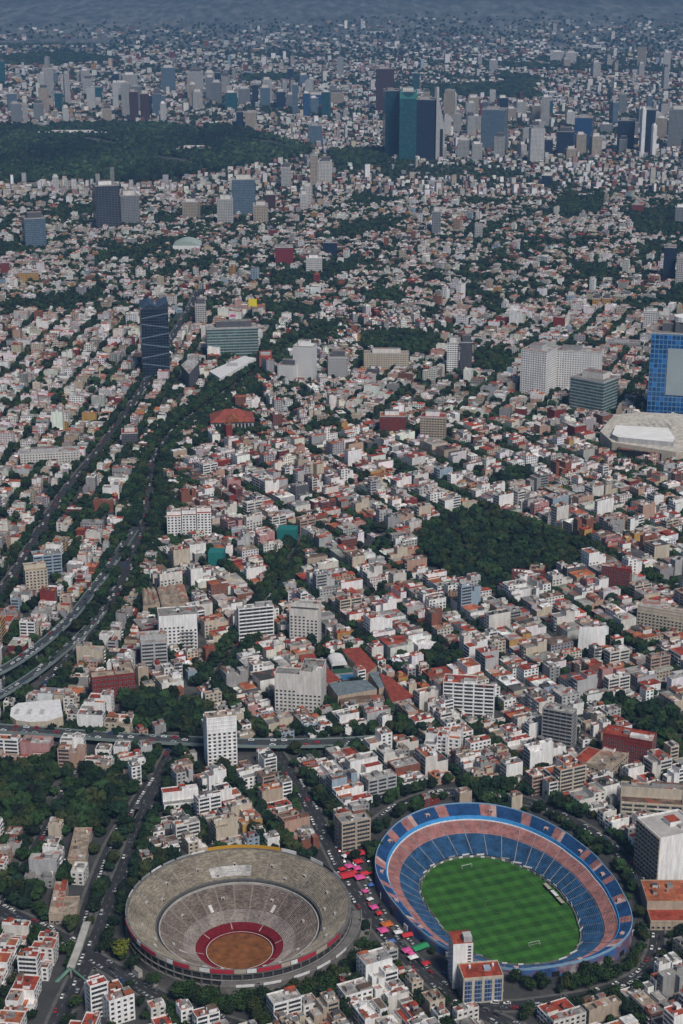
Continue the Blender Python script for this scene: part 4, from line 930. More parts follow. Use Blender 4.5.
# mid and far towers -------------------------------------------------------------
FC = {
 'dark teal': facade('dark teal curtain wall', (.012, .035, .045), (.012, .055, .075), 3, 4, (.06, .94), (.1, .92), .12),
 'teal': facade('teal curtain wall', (.02, .06, .07), (.02, .10, .12), 3, 4, (.06, .94), (.12, .9), .12),
 'blue': facade('blue curtain wall', (.05, .11, .2), (.012, .055, .17), 3.0, 3.8, (.1, .9), (.15, .88), .15),
 'navy': facade('navy curtain wall', (.03, .045, .07), (.012, .022, .05), 3.4, 3.8, (.08, .92), (.12, .9), .15),
 'dark frame': facade('dark framed wall', (.12, .13, .15), (.015, .022, .035), 6.5, 3.6, (.06, .94), (.2, .92), .2),
 'grey': facade('grey gridded wall', (.24, .25, .26), (.05, .06, .07), 3.4, 3.4), 'pale': facade('pale gridded wall', (.46, .45, .43), (.08, .085, .09), 3.6, 3.3),
 'cream': facade('cream gridded wall', (.45, .38, .3), (.06, .06, .06), 3.6, 3.3), 'steel blue': facade('steel blue wall', (.14, .19, .24), (.06, .10, .14), 3, 3.6, (.1, .9), (.2, .85), .2),
 'brown': facade('brown wall', (.075, .04, .045), (.03, .02, .025), 3, 3.4), 'green glass': facade('green banded glass', (.33, .36, .35), (.04, .10, .10), 4, 4.2, (.02, .98), (.3, .95), .2),
 'red': facade('red wall', (.25, .03, .04), (.05, .02, .025), 4, 3.6), 'white': facade('white gridded wall', (.6, .59, .57), (.12, .12, .13), 3.6, 3.4),
 'lattice': facade('latticed dark wall', (.055, .075, .10), (.012, .022, .04), 4.2, 3.9, (.05, .95), (.1, .93), .15),
}
TOW = [ # left, right, foot row, top row, depth m, turn deg, wall, roof, label, category
 (206, 257, 357, 329, 30, 4, 'green glass', 'pale grey', 'wide office block of green glass bands beside the motorway bend', 'office block'),
 (576, 614, 413, 381, 38, -30, 'green glass', 'grey', 'green glass office block on a dark podium beside the white slab complex', 'office block'),
 (94, 118, 230, 186, 40, 10, 'dark frame', 'grey', 'dark tower of framed glass left of a paler twin', 'office tower'),
 (119, 138, 226, 196, 36, 10, 'grey', 'pale grey', 'grey tower standing close right of the dark framed tower', 'office tower'),
 (23, 44, 248, 219, 36, 8, 'steel blue', 'grey', 'squat blue-grey tower near the left edge of the city', 'office tower'),
 (232, 255, 216, 180, 36, 0, 'steel blue', 'pale grey', 'ribbed blue-grey tower with bright roof cap near the forest edge', 'office tower'),
 (217, 233, 226, 200, 30, 0, 'pale', 'pale grey', 'pale tower at the left foot of the ribbed blue-grey tower', 'office tower'),
 (253, 268, 224, 206, 36, 0, 'cream', 'pale grey', 'cream block at the right foot of the ribbed blue-grey tower', 'office block'),
 (384, 400, 157, 91, 60, 6, 'dark teal', 'dark grey', 'left one of the tight trio of tall dark glass towers', 'skyscraper'),
 (416, 436, 160, 100, 60, -8, 'navy', 'grey', 'navy glass tower with a pale edge, right of the teal tower', 'skyscraper'),
 (376, 394, 112, 69, 60, 0, 'brown', 'brown', 'dark brown slab tower behind the trio of glass towers', 'skyscraper'),
 (483, 506, 152, 110, 60, -10, 'steel blue', 'grey', 'broad blue-grey glass tower standing alone right of the trio', 'skyscraper'),
 (530, 540, 150, 126, 40, 0, 'steel blue', 'grey', 'slim glass tower between the lone blue-grey tower and the dark pair', 'office tower'),
 (557, 574, 155, 132, 45, 0, 'navy', 'dark grey', 'dark low tower left of the blue tower with a bright roof', 'office tower'),
 (576, 593, 148, 118, 55, -6, 'blue', 'tan', 'blue glass tower with a bright tan roof', 'skyscraper'),
 (618, 635, 152, 121, 55, 0, 'navy', 'dark grey', 'black glass tower left of the tower with white fins', 'skyscraper'),
 (640, 655, 155, 110, 50, 0, 'navy', 'grey', 'dark tower between two tall white fins', 'skyscraper'),
 (669, 690, 150, 110, 60, 0, 'grey', 'grey', 'grey slab tower cut by the edge of the view', 'skyscraper'),
 (490, 496, 104, 91, 40, 0, 'white', 'white', 'small white tower above the lone blue-grey tower', 'office tower'),
 (468, 479, 118, 98, 45, 0, 'cream', 'tan', 'beige tower right of the trio of glass towers', 'office tower'),
 (444, 449, 115, 95, 40, 0, 'white', 'white', 'left one of the thin white pair behind the trio', 'office tower'),
 (451, 457, 115, 95, 40, 0, 'white', 'white', 'right one of the thin white pair behind the trio', 'office tower'),
 (480, 486, 118, 103, 45, 0, 'red', 'red', 'dark red block beside the beige tower', 'office tower'),
 (436, 447, 160, 147, 60, 0, 'pale', 'white', 'pale stepped block at the foot of the trio of glass towers', 'office block'),
 (113, 119, 93, 74, 40, 0, 'navy', 'dark grey', 'slim dark tower left of the brown twin towers', 'office tower'),
 (57 * 2, 128, 96, 83, 40, 0, 'white', 'white', 'white stub tower at the foot of the slim dark tower', 'office tower'),
 (129, 138, 123, 92, 55, 0, 'brown', 'brown', 'left one of the brown twin towers at the forest edge', 'skyscraper'),
 (140, 149, 121, 94, 55, 0, 'brown', 'brown', 'right one of the brown twin towers at the forest edge', 'skyscraper'),
 (114, 121, 92, 73, 40, 0, 'pale', 'pale grey', 'pale tower directly behind the slim dark tower', 'office tower'),
 (114 + 8, 137, 93, 75, 60, 0, 'pale', 'pale grey', 'broad pale tower behind the brown twins', 'office tower'),
 (161, 175, 92, 68, 60, 0, 'steel blue', 'grey', 'blue-grey tower under a thin spire behind the brown twins', 'office tower'),
 (187, 203, 98, 72, 60, 0, 'pale', 'pale grey', 'broad pale slab tower left of a matching slab', 'office tower'),
 (205, 214, 98, 73, 50, 0, 'pale', 'white', 'pale slab tower with a dark right side', 'office tower'),
 (214.5, 221, 98, 73, 50, 0, 'navy', 'dark grey', 'navy slab joined to the pale slab tower', 'office tower'),
 (160, 166, 122, 104, 40, 0, 'white', 'white', 'white tower right of the brown twins', 'office tower'),
 (225, 237, 110, 93, 50, 0, 'teal', 'grey', 'teal glass block above the near edge of the forest', 'office block'),
 (238, 250, 105, 89, 50, 0, 'grey', 'grey', 'grey slab right of the teal glass block', 'office block'),
 (252, 258, 104, 85, 45, 0, 'navy', 'dark grey', 'slim navy tower right of the grey slab', 'office tower'),
 (260, 270, 107, 88, 50, 0, 'steel blue', 'grey', 'blue-grey slab right of the slim navy tower', 'office tower'),
 (276, 285, 108, 92, 50, 0, 'navy', 'dark grey', 'navy block left of a grey block behind the forest', 'office block'),
 (286, 295, 108, 95, 50, 0, 'grey', 'grey', 'grey block beside the navy block behind the forest', 'office block'),
 (304, 325, 106, 95, 60, 0, 'blue', 'grey', 'wide low blue glass block behind the forest', 'office block'),
 (326, 344, 104, 93, 60, 0, 'cream', 'tan', 'wide cream block right of the blue glass block', 'office block'),
 (309, 322, 146, 126, 50, 0, 'steel blue', 'grey', 'blue-grey block at the near end of the forest', 'office block'),
 (245, 256, 130, 113, 50, 0, 'cream', 'tan', 'cream tower on the forest edge', 'office tower'),
 (236, 243, 130, 112, 45, 0, 'navy', 'dark grey', 'navy tower beside the cream tower on the forest edge', 'office tower'),
 (10, 21, 124, 104, 50, 0, 'grey', 'grey', 'grey tower at the far left of the forest edge', 'office tower'),
 (22, 27, 123, 105, 40, 0, 'pale', 'pale grey', 'pale slim tower at the left of the forest edge', 'office tower'),
 (33, 43, 122, 104, 50, 0, 'grey', 'grey', 'second grey tower along the left of the forest edge', 'office tower'),
 (62, 68, 123, 108, 40, 0, 'white', 'white', 'white slim tower along the left of the forest edge', 'office tower'),
 (102, 111, 122, 109, 45, 0, 'cream', 'tan', 'cream stub tower left of the brown twins', 'office tower'),
 (551, 565, 62, 52, 60, 0, 'white', 'white', 'white slab of the far housing row on the plain', 'office block'),
 (566, 577, 63, 53, 60, 0, 'white', 'white', 'second white slab of the far housing row', 'office block'),
 (275, 293, 265, 248, 30, 0, 'red', 'pale grey', 'dark red office block with a white centre bay', 'office block'),
 (323, 337, 257, 243, 30, 0, 'navy', 'dark grey', 'navy blue glass block among low houses', 'office block'),
 (306, 322, 274, 259, 26, 0, 'white', 'white', 'plain white block in front of the navy glass block', 'office block'),
 (195, 206, 326, 305, 22, 0, 'pale', 'pale grey', 'slim banded block behind the green glass office block', 'office block'),
 (620, 628, 155, 140, 40, 0, 'grey', 'grey', 'grey stub at the foot of the black glass tower', 'office block'),
 (545, 553, 158, 140, 40, 0, 'navy', 'dark grey', 'dark stub tower left of the dark low tower', 'office tower'),
 (664, 676, 282, 248, 30, 0, 'navy', 'grey', 'dark tower rising behind the houses above the blue screen tower', 'office tower'),
 (677, 690, 285, 258, 30, 0, 'pale', 'pale grey', 'pale tower at the view edge above the blue screen tower', 'office tower'),
 (644, 658, 332, 312, 24, 0, 'white', 'white', 'white tower just behind the blue screen tower', 'apartment tower'),
 (52, 58, 192, 178, 30, 0, 'white', 'white', 'white tower-house before the dark forest', 'apartment tower'),
 (300, 307, 212, 195, 30, 0, 'white', 'white', 'white slim block right of the ribbed tower group', 'apartment tower'),
 (281, 291, 188, 168, 34, 0, 'pale', 'white', 'pale tower at the near forest corner', 'apartment tower'),
 (310, 318, 186, 156, 34, 0, 'cream', 'pale grey', 'cream tower rising from the end of the forest', 'apartment tower'),
 (318, 332, 184, 162, 36, 0, 'white', 'white', 'white broad tower beside the cream tower at the forest end', 'apartment tower'),
 (432, 441, 236, 212, 26, 0, 'grey', 'grey', 'grey lone tower among the tree-lined villas', 'apartment tower'),
 (418, 423, 225, 214, 22, 0, 'white', 'white', 'white slim block left of the grey lone tower', 'apartment tower'),
 (475, 483, 240, 226, 24, 0, 'pale', 'pale grey', 'pale block right of the grey lone tower', 'apartment tower'),
]
for k, (xl, xr, yb, yt, dp, tr, wl, rf, lab, cat) in enumerate(TOW):
    X, Y, w_, h = span(xl, xr, yb, yt, tr, dp)
    rz_ = math.atan2(-X, Y) + R(tr)
    facade_tower({'office block': 'office_building', 'office tower': 'office_tower', 'skyscraper': 'skyscraper', 'apartment tower': 'apartment_tower'}[cat], lab, cat, X, Y, w_, dp, h, rz_, FC[wl], rf)
    block_poly([(X - w_/2 - 4, Y - dp/2 - 6), (X + w_/2 + 4, Y - dp/2 - 6), (X + w_/2 + 4, Y + dp/2 + 4), (X - w_/2 - 4, Y + dp/2 + 4)], road=True)
# the lesser towers of the two high-rise belts
tr_ = random.Random(77); TX = []
TSPOT = [(at(xl, yb)[0], at(xl, yb)[1]) for xl, xr, yb, *_ in TOW]
for n_, xa, xb, ya, yb_, h0, h1_ in ((46, -5, 335, 92, 125, 45, 120), (70, 395, 690, 112, 164, 35, 95), (22, -5, 690, 66, 92, 40, 90), (9, 120, 683, 168, 235, 24, 42)):
    for _ in range(n_):
        px_, py_ = tr_.uniform(xa, xb), tr_.uniform(ya, yb_); X, Y = at(px_, py_)
        if 118 < py_ and px_ < 308 and py_ < 188: continue
        if any(math.hypot(X - u, Y - v) < 55 for u, v in TSPOT): continue
        TSPOT.append((X, Y)); wl = tr_.choices(('pale', 'white', 'cream', 'grey', 'steel blue', 'navy', 'teal', 'brown', 'blue'), (26, 20, 13, 14, 11, 8, 4, 2, 3))[0]
        w_, dp, h = tr_.uniform(16, 38), tr_.uniform(18, 36), tr_.uniform(h0, h1_) * tr_.choice((.7, 1, 1))
        o = facade_tower('office_tower', None, 'tower', X, Y, w_, dp, h, tr_.uniform(-.3, .3), FC[wl], tr_.choice(('grey', 'pale grey', 'white')))
        block_poly([(X - 30, Y - 30), (X + 30, Y - 30), (X + 30, Y + 30), (X - 30, Y + 30)], road=True)
        TX.append((o, wl, w_, h, X, Y))
# teal tower with the concave glass crown
X, Y, w_, h = span(399, 416, 160, 92, 0, 60)
t = facade_tower('skyscraper', 'teal glass tower with a concave green crown in the middle of the trio', 'skyscraper', X, Y, w_, 60, h, 0, FC['teal'], 'grey'); anchor('dark glass trio', X, Y)
q = MB(); A = [(-w_/2 + w_ * i / 8, -30.3, h - 16 + 26 * ((i - 4) / 4) ** 2 * .8) for i in range(9)]; q.strip([(x, y, h - 18) for x, y, z in A], [(x, y, z + 2) for x, y, z in A]); q.strip([(x, y, z + 2) for x, y, z in A], [(x, 28, h + 2) for x, y, z in A]); q.build('glass_crown', plain('green crown glass', (.05, .22, .20), .3, .2, .02, spec=.5), t)
# the slanted concrete blade beside the navy tower and its pale edges
X, Y, w_, h = span(436, 443, 160, 88, 0, 30); bl = empty('skyscraper', (X, Y, 0)); tag(bl, 'bare concrete tower with a slanted pointed top joined to the navy tower', 'skyscraper')
q = MB(); q.v = [(-11, -15, 0), (13, -15, 0), (13, 15, 0), (-11, 15, 0), (-11, -15, h + 2), (13, -15, h - 105), (13, 15, h - 105), (-11, 15, h + 2)]; q.f = [(0, 1, 5, 4), (1, 2, 6, 5), (2, 3, 7, 6), (3, 0, 4, 7), (4, 5, 6, 7)]; q.m = [0] * 5; q.build('blade_wall', MW['pale grey'], bl)
q = MB(); q.box(4, -15.4, 4, 8, .6, h - 112); q.build('glass_strip', M['glass'], bl)
for x_, yb in ((414.8, 159), (437.0, 160)):
    pass
for px_, yt in ((639.5, 107), (651, 124)):          # white fins
    X, Y, w_, h = span(px_ - 1.6, px_ + 2.0, 156, yt, 0, 20); f = empty('skyscraper', (X, Y - 34, 0)); tag(f, ('taller' if yt == 107 else 'shorter') + ' white fin in front of the dark tower between fins', 'tower'); q = MB(); q.box(0, 0, 0, w_, 30, h); q.build('wall', MW['white'], f); q = MB(); q.box(0, 0, h, w_ * .5, 12, 4); q.build('roof', MW['white'], f)

# latticed dark glass tower left of the motorway bend
X, Y, w_, h = span(141, 168, 378, 309, 0, 38); rz_ = R(10)
lt = facade_tower('skyscraper', 'dark latticed glass tower with jagged top beside the motorway bend', 'skyscraper', X, Y, w_, 36, h, rz_, FC['lattice'], 'dark grey'); anchor('dark latticed glass tower', X, Y)
q = MB()
for i in range(7):
    for sg in (-1, 1):
        z0 = i * h / 7; a, b = (-w_/2, w_/2) if (i + (sg > 0)) % 2 else (w_/2, -w_/2)
    n0 = len(q.v); q.v += [(a, -18.15, z0), (a, -18.15, z0 + 1.6), (b, -18.15, z0 + h / 7 * .45 + 1.6), (b, -18.15, z0 + h / 7 * .45)]; q.f.append((n0, n0 + 1, n0 + 2, n0 + 3)); q.m.append(0)
    n0 = len(q.v); q.v += [(-w_/2 - .15, -18, z0), (-w_/2 - .15, -18, z0 + 1.6), (-w_/2 - .15, 18, z0 + h / 9 + 1.6), (-w_/2 - .15, 18, z0 + h / 9)]; q.f.append((n0, n0 + 1, n0 + 2, n0 + 3)); q.m.append(0)
q.build('diagonal_brace', plain('brace steel', (.14, .18, .23), .5), lt)
q = MB(); q.v = [(-w_/2, -18, h), (-w_/6, -18, h + 7), (w_/8, -18, h + 2), (w_/2, -18, h + 9), (-w_/2, 18, h + 5), (-w_/6, 18, h + 9), (w_/8, 18, h + 4), (w_/2, 18, h + 10)]; q.f = [(0, 1, 5, 4), (1, 2, 6, 5), (2, 3, 7, 6)]; q.m = [0] * 3; q.strip([(-w_/2, -18, h), (-w_/6, -18, h), (w_/8, -18, h), (w_/2, -18, h)], [(-w_/2, -18, h), (-w_/6, -18, h + 7), (w_/8, -18, h + 2), (w_/2, -18, h + 9)]); q.build('folded_crown', plain('crown glass', (.03, .045, .07), .3, spec=.5), lt)
# podium buildings by the motorway bend
for pts, z, wl, rf, lab in (([(209, 371), (244, 356), (256, 358), (220, 378)], 12, 'white', 'plain white', 'low white roofed mall wing along the motorway bend'), ([(181, 365), (191, 356), (199, 362), (189, 374)], 26, 'dark grey', 'pale grey', 'teal sided block at the left end of the mall wing'), ([(259, 351), (272, 350), (272, 358), (259, 359)], 12, 'brick red', 'red', 'brick red block right of the green glass office block')):
    X, Y = centre(pts, z); o = empty('office_building', (X, Y, 0)); tag(o, lab, 'building'); px_prism(o, 'wall', pts, z, MW[wl], MR[rf] if rf != 'plain white' else M['white'], ox=X, oy=Y); q = MB(); q.box(0, 0, z, 14, 9, 3); q.build('plant_room', MW['pale grey'], o)
anchor('brown twin towers', *at(139, 123)); anchor('dark far forest', *at(150, 155)); anchor('ribbed blue-grey tower', *at(243, 216)); anchor('dark framed tower', *at(105, 230)); anchor('lone blue-grey tower', *at(494, 152)); anchor('black glass tower', *at(627, 152))
anchor('green glass office block', *at(232, 357))
# blue tower with the pale screen, and its exhibition hall
X, Y = at(672, 421); w_ = 68; h = height_for(Y, 335); rz_ = R(-12)
wt = facade_tower('skyscraper', 'bright blue gridded glass tower with a huge pale screen on its face', 'skyscraper', X + 6, Y + 22, w_, 42, h, rz_, facade('bright blue curtain wall', (.10, .22, .36), (.008, .075, .25), 5.2, 6.2, (.1, .9), (.1, .88), .15, var=.5), 'grey'); anchor('blue screen tower', X, Y)
q = MB(); q.box(11, -21.5, h * .30, 46, .8, h * .54); q.build('screen', plain('pale screen', (.30, .35, .37), .7, .1, .05), wt)
q = MB(); q.box(12, 2, h, 34, 26, 14, top=1); q.build('rooftop_block', [MW['dark grey'], MR['pale grey']], wt)
q = MB(); q.cyl(6, 0, h + 14, 13, 6, 20); q.build('rooftop_drum', MW['white'], wt)
block_poly([(X - 34, Y - 4), (X + 60, Y - 4), (X + 60, Y + 60), (X - 34, Y + 60)], road=True)
ex = empty('exhibition_hall', (*at(650, 440), 0)); tag(ex, 'cream exhibition hall with a long white raised roof below the blue tower', 'exhibition hall'); ox, oy = at(650, 440); anchor('cream exhibition hall', ox, oy)
px_prism(ex, 'podium', [(600, 431), (614, 415), (640, 412), (760, 418), (760, 452), (676, 452), (612, 442)], 16, MW['cream'], roof_mat('podium roof', (.60, .55, .47), False), ox=ox, oy=oy)
px_prism(ex, 'hall_roof', [(612, 434), (616, 425), (668, 428), (675, 438), (673, 442), (618, 437)], 22, MW['pale grey'], plain('membrane roof', (.80, .78, .74), .7, .15, .08), z0=16.02, ox=ox, oy=oy)
px_prism(ex, 'loading_bay', [(618, 444), (672, 450), (672, 455), (618, 449)], 11, M['black'], MR['dark grey'], ox=ox, oy=oy)
for i in range(5): q = MB(); q.box(-10 + i * 9, 0, 22.03, .8, 26, .6); q.build('roof_rib', MW['pale grey'], ex)
# gym with pale green vault, yellow billboard, coloured walls of the middle distance
X, Y, w_, h = span(173, 200, 252, 243, 0, 50); gy = empty('sports_hall', (X, Y, 0)); tag(gy, 'pale green vaulted sports hall among low houses', 'sports hall'); q = MB(); q.box(0, 0, 0, w_, 50, h * .7); q.build('wall', MW['white'], gy)
q = MB(); A = [(-w_/2 + w_ * i / 8, -25, h * .7 + h * .5 * math.sin(math.pi * i / 8)) for i in range(9)]; q.strip(A, [(x, 25, z) for x, y, z in A]); q.face(A); q.build('vault', plain('pale green roof', (.36, .43, .38), .6), gy); block_poly([(X - w_/2, Y - 30), (X + w_/2, Y - 30), (X + w_/2, Y + 30), (X - w_/2, Y + 30)], road=True)
X, Y = at(253, 322); h = height_for(Y, 299); bb = empty('billboard', (X, Y, 0)); tag(bb, 'bright yellow billboard on a tall post above dark trees', 'billboard'); q = MB(); q.cyl(0, 0, 0, .9, h - 11, 8); q.build('post', M['steel'], bb); q = MB(); q.box(0, 0, h - 12, 13.5, 1.4, 12); q.build('panel', M['yellow'], bb)
X, Y = at(233, 327); h = height_for(Y, 313); bb = empty('billboard', (X, Y, 0)); tag(bb, 'small white and magenta billboard left of the yellow one', 'billboard'); q = MB(); q.cyl(0, 0, 0, .7, h - 8, 8); q.build('post', M['steel'], bb); q = MB(); q.box(0, 0, h - 9, 8, 1.2, 9); q.build('panel', M['white'], bb); q = MB(); q.box(0, -.7, h - 6, 8, .3, 4); q.build('poster', M['pink'], bb)
for i, (xl, xr, yb, yt, wl, lab) in enumerate(((0, 9, 277, 263, 'dark red', 'strong red warehouse at the left edge of the view'), (18, 38, 283, 273, 'ochre', 'bright ochre row of joined house blocks'), (567, 576, 304, 296, 'pale blue', 'pale blue painted block in a tree-lined quarter'), (593, 601, 309, 299, 'ochre', 'left one of two ochre painted blocks in the tree-lined quarter'), (603, 611, 310, 299, 'ochre', 'right one of two ochre painted blocks in the tree-lined quarter'), (608, 641, 350, 343, 'grey', 'long grey slab in front of houses left of the blue tower'), (632, 644, 214, 205, 'dark red', 'dark red block beside the right-hand far grove'))):
    A_('apartment_building', lab, 'apartment block', xl, xr, yb, yt, 18, wl, 'grey' if wl != 'dark red' else 'red', 'single', 0, 3.2, None, 60 + i)
# long roofs inside the forest
for pts, lab in (([(38, 131), (107, 131), (107, 134), (38, 134)], 'long white roof in a clearing of the forest'), ([(177, 147), (211, 146), (211, 149), (177, 150)], 'shorter white roof in the middle of the forest')):
    X, Y = centre(pts, 10); o = empty('pavilion', (X, Y, 0)); tag(o, lab, 'pavilion'); q = MB(); w_ = (pts[1][0] - pts[0][0]) * proj(X, Y)[2] / F; q.box(0, 0, 0, w_, 40, 12, top=1); q.build('wall', [MW['pale grey'], MR['white']], o); q = MB(); q.box(0, 5, 12, w_ * .6, 18, 4); q.build('roof_monitor', MR['white'], o); block_poly([(X - w_/2, Y - 50), (X + w_/2, Y - 50), (X + w_/2, Y + 25), (X - w_/2, Y + 25)], road=True)

# ------------------------------------------------------------------ elevated roads
def flyover(px, z0s, width, label, phrase, cars, pier_step=24, name='elevated_road'):
    P3 = [(*at(x, y, z), z) for (x, y), z in zip(px, z0s)]; pts = smooth(P3, 5); ox, oy = pts[len(pts)//2][:2]
    o = empty(name, (ox, oy, 0)); tag(o, label, 'flyover'); h = width / 2
    L = [(x - ox, y - oy, z) for x, y, z in pts]; a, b = offset(L, -h), offset(L, h)
    q = MB(); dn = lambda S, d: [(x, y, z - d) for x, y, z in S]
    q.strip(a, b, 0); q.strip(dn(a, 1.4), dn(b, 1.4), 1); q.strip(a, dn(a, 1.4), 1); q.strip(b, dn(b, 1.4), 1)
    q.build('deck', [M['deck'], M['barrier']], o)
    for s in (-1, 1):
        e0, e1 = offset(L, s * h), offset(L, s * (h - .45)); q = MB(); up = lambda S: [(x, y, z + 1.0) for x, y, z in S]; lift = lambda S: [(x, y, z + .01) for x, y, z in S]
        q.strip(up(e0), up(e1)); q.strip(lift(e0), up(e0)); q.strip(lift(e1), up(e1)); q.build('barrier', M['barrier'], o)
    for k in (1, 2):
        q = MB()
        for x, y, z, an in resample(offset(L, -h + width * k / 3), 10): q.box(x, y, z + .012, 3, .2, .008, an)
        q.build('lane_marking', M['line'], o)
    for i, (x, y, z, an) in enumerate(resample(L, pier_step)):
        if z > 3.5:
            q = MB(); q.box(x, y, 0, 1.6, 2.2, z - 2.6, an); q.box(x, y, z - 2.6, 1.8, width * .8, 1.2, an, bottom=True); q.build('pier', M['pale_concrete'], o)
        elif z > 1.2: q = MB(); q.box(x, y, 0, pier_step * .98, width * .9, max(.2, z - 1.5), an); q.build('abutment', M['pale_concrete'], o)
    full = [(x, y, z) for x, y, z in pts]; block_line([(x, y) for x, y, _ in full], h + 5, h + 1)
    for k in range(3):
        for i, (x, y, z, an) in enumerate(resample(offset(full, -h + width * (k + .5) / 3), 8.5)):
            if rnd.random() < cars: CARS.append((x, y, z + .03, an, phrase, i))
    return o
flyover([(-60, 700), (-20, 680), (12, 664), (45, 641), (72, 616), (92, 591), (109, 568), (122, 548), (134, 530)], [9, 9, 9, 9, 9, 8, 6, 3.5, .4], 9.5, 'upper flyover curving on tall piers out of the motorway trees', 'upper flyover', .42)
flyover([(-60, 722), (-20, 704), (5, 692), (32, 675), (58, 655), (82, 634), (104, 610)], [8, 8, 8, 7, 5, 2.6, .4], 8, 'lower flyover ramp running below the upper flyover', 'lower flyover ramp', .3)
flyover([(-70, 726), (-20, 727), (40, 731), (120, 737), (200, 741), (270, 743), (340, 742), (390, 738)], [7, 7, 7, 7, 7, 6.5, 4, .4], 12, 'straight elevated cross road with dark deck and green-grey barriers', 'elevated cross road', .5, 30)
anchor('upper flyover', *at(60, 625)); anchor('elevated cross road', *at(120, 737))
# footbridge over the curving avenue
P = [(*at(88, 930), 6.2), (*at(78, 950, 6), 6.2), (*at(71, 968, 6), 6.2)]
ox, oy = P[1][:2]; fb = empty('footbridge', (ox, oy, 0)); tag(fb, 'pale concrete footbridge with green stairs over the curving avenue', 'footbridge'); L = [(x - ox, y - oy, z) for x, y, z in P]
q = MB(); a, b = offset(L, -2.6), offset(L, 2.6); q.strip(a, b); q.strip([(x, y, z - .6) for x, y, z in a], a); q.strip([(x, y, z - .6) for x, y, z in b], b); q.strip([(x, y, z - .6) for x, y, z in a], [(x, y, z - .6) for x, y, z in b]); q.build('deck', M['pale_concrete'], fb)
gp = plain('green railing', (.10, .2, .15), .6)
for s in (-2.6, 2.6): e = offset(L, s); q = MB(); q.strip([(x, y, z + .02) for x, y, z in e], [(x, y, z + 1.1) for x, y, z in e]); q.build('railing', gp, fb)
for x, y, z in (L[0], L[2]): q = MB(); q.box(x, y, 0, 1, 3, 5.6); q.build('pier', M['concrete'], fb)
for i, (sx_, sy_, an) in enumerate(((9, -4, -.5), (-8, -6, .4))):
    q = MB(); x, y, z = L[2]; q.strip([(x - 1, y, 6), (x + sx_ - 1, y + sy_, .1)], [(x + 1, y, 6), (x + sx_ + 1, y + sy_, .1)]); q.strip([(x - 1, y, 7), (x + sx_ - 1, y + sy_, 1.1)], [(x - 1, y, 6), (x + sx_ - 1, y + sy_, .1)]); q.build('stair', gp, fb)

# ------------------------------------------------------------------ parks and groves (outline in rows and columns of the view, spacing, label words)
PARKS = [([(-30, 764), (40, 768), (100, 778), (135, 788), (135, 800), (120, 830), (60, 832), (-30, 835)], 8.2, 'dense park left of the avenue'),
         ([(415, 545), (430, 528), (470, 512), (520, 522), (556, 534), (592, 548), (598, 562), (575, 570), (520, 575), (500, 592), (440, 575)], 8.5, 'dense round park among the white blocks'),
         ([(362, 335), (400, 332), (440, 340), (440, 352), (410, 360), (362, 350)], 9, 'grove'), ([(556, 195), (605, 192), (602, 214), (560, 218)], 10, 'grove'), ([(628, 214), (690, 206), (690, 236), (636, 234)], 10, 'grove'),
         ([(560, 262), (600, 266), (622, 280), (596, 282)], 10, 'grove'), ([(362, 296), (395, 292), (405, 300), (368, 306)], 9, 'grove'), ([(262, 304), (318, 310), (322, 318), (268, 316)], 9, 'grove'),
         ([(476, 352), (512, 356), (508, 376), (478, 374)], 9, 'grove'), ([(600, 700), (683, 715), (683, 760), (660, 755), (640, 735)], 9, 'trees right of the brick red block'),
         ([(8, 886), (38, 893), (42, 908), (12, 902)], 7, 'trees in front of the flat tan halls'), ([(494, 478), (528, 470), (534, 484), (500, 494)], 9, 'grove'),
         ([(100, 690), (190, 700), (240, 735), (150, 735)], 8, 'trees behind the elevated cross road'), ([(420, 660), (455, 650), (460, 672), (430, 675)], 8, 'grove')]
for poly, sp, ph in PARKS: block_poly([at(*p) for p in poly])

# ------------------------------------------------------------------ streets and lots of the quarters
def west(X, Y): return X <= -225 + max(0, Y - 1900) * .22
def left(X, Y): return X <= -150 + (Y - 900) * -.05
def far_x(X, Y): return X > 40 + .12 * (Y - 2080) + 60 * math.sin(Y / 130)
SPLIT = lambda X: 2060 + 70 * math.sin(X / 120) + 40 * math.sin(X / 47)
ZONES = [  # test, street angle, green share, kerb tree density
    (lambda X, Y: not left(X, Y) and 700 < Y < 1640, -65, .03, .58),
    (lambda X, Y: left(X, Y) and 700 < Y < 1640, 84, .02, .55),
    (lambda X, Y: 1640 <= Y < SPLIT(X) and not west(X, Y), -58, .09, .62),
    (lambda X, Y: SPLIT(X) <= Y < 2750 and not west(X, Y) and not far_x(X, Y), 20, .16, .75),
    (lambda X, Y: SPLIT(X) <= Y < 2750 and far_x(X, Y), 70, .17, .8),
    (lambda X, Y: 1640 <= Y < 2750 and west(X, Y), 86, .13, .55),
    (lambda X, Y: 2750 <= Y < 3990 and X < 120, -14, .34, .9),
    (lambda X, Y: 2750 <= Y < 3990 and X >= 120, -24, .3, .9),
]
STREET_TREES = []; LOTS = []      # lots: x, y, w, d, rot, floors
def inview(X, Y, z=0, mx=26, my=30):
    if Y < 600: return False
    px, py, d = proj(X, Y, z); return -mx < px < 683 + mx and py < 1024 + my
def greenery(X, Y): return math.sin(X / 83 + Y / 210) * math.sin(Y / 127 - X / 150 + 2) + .6 * math.sin(X / 41 - Y / 57)
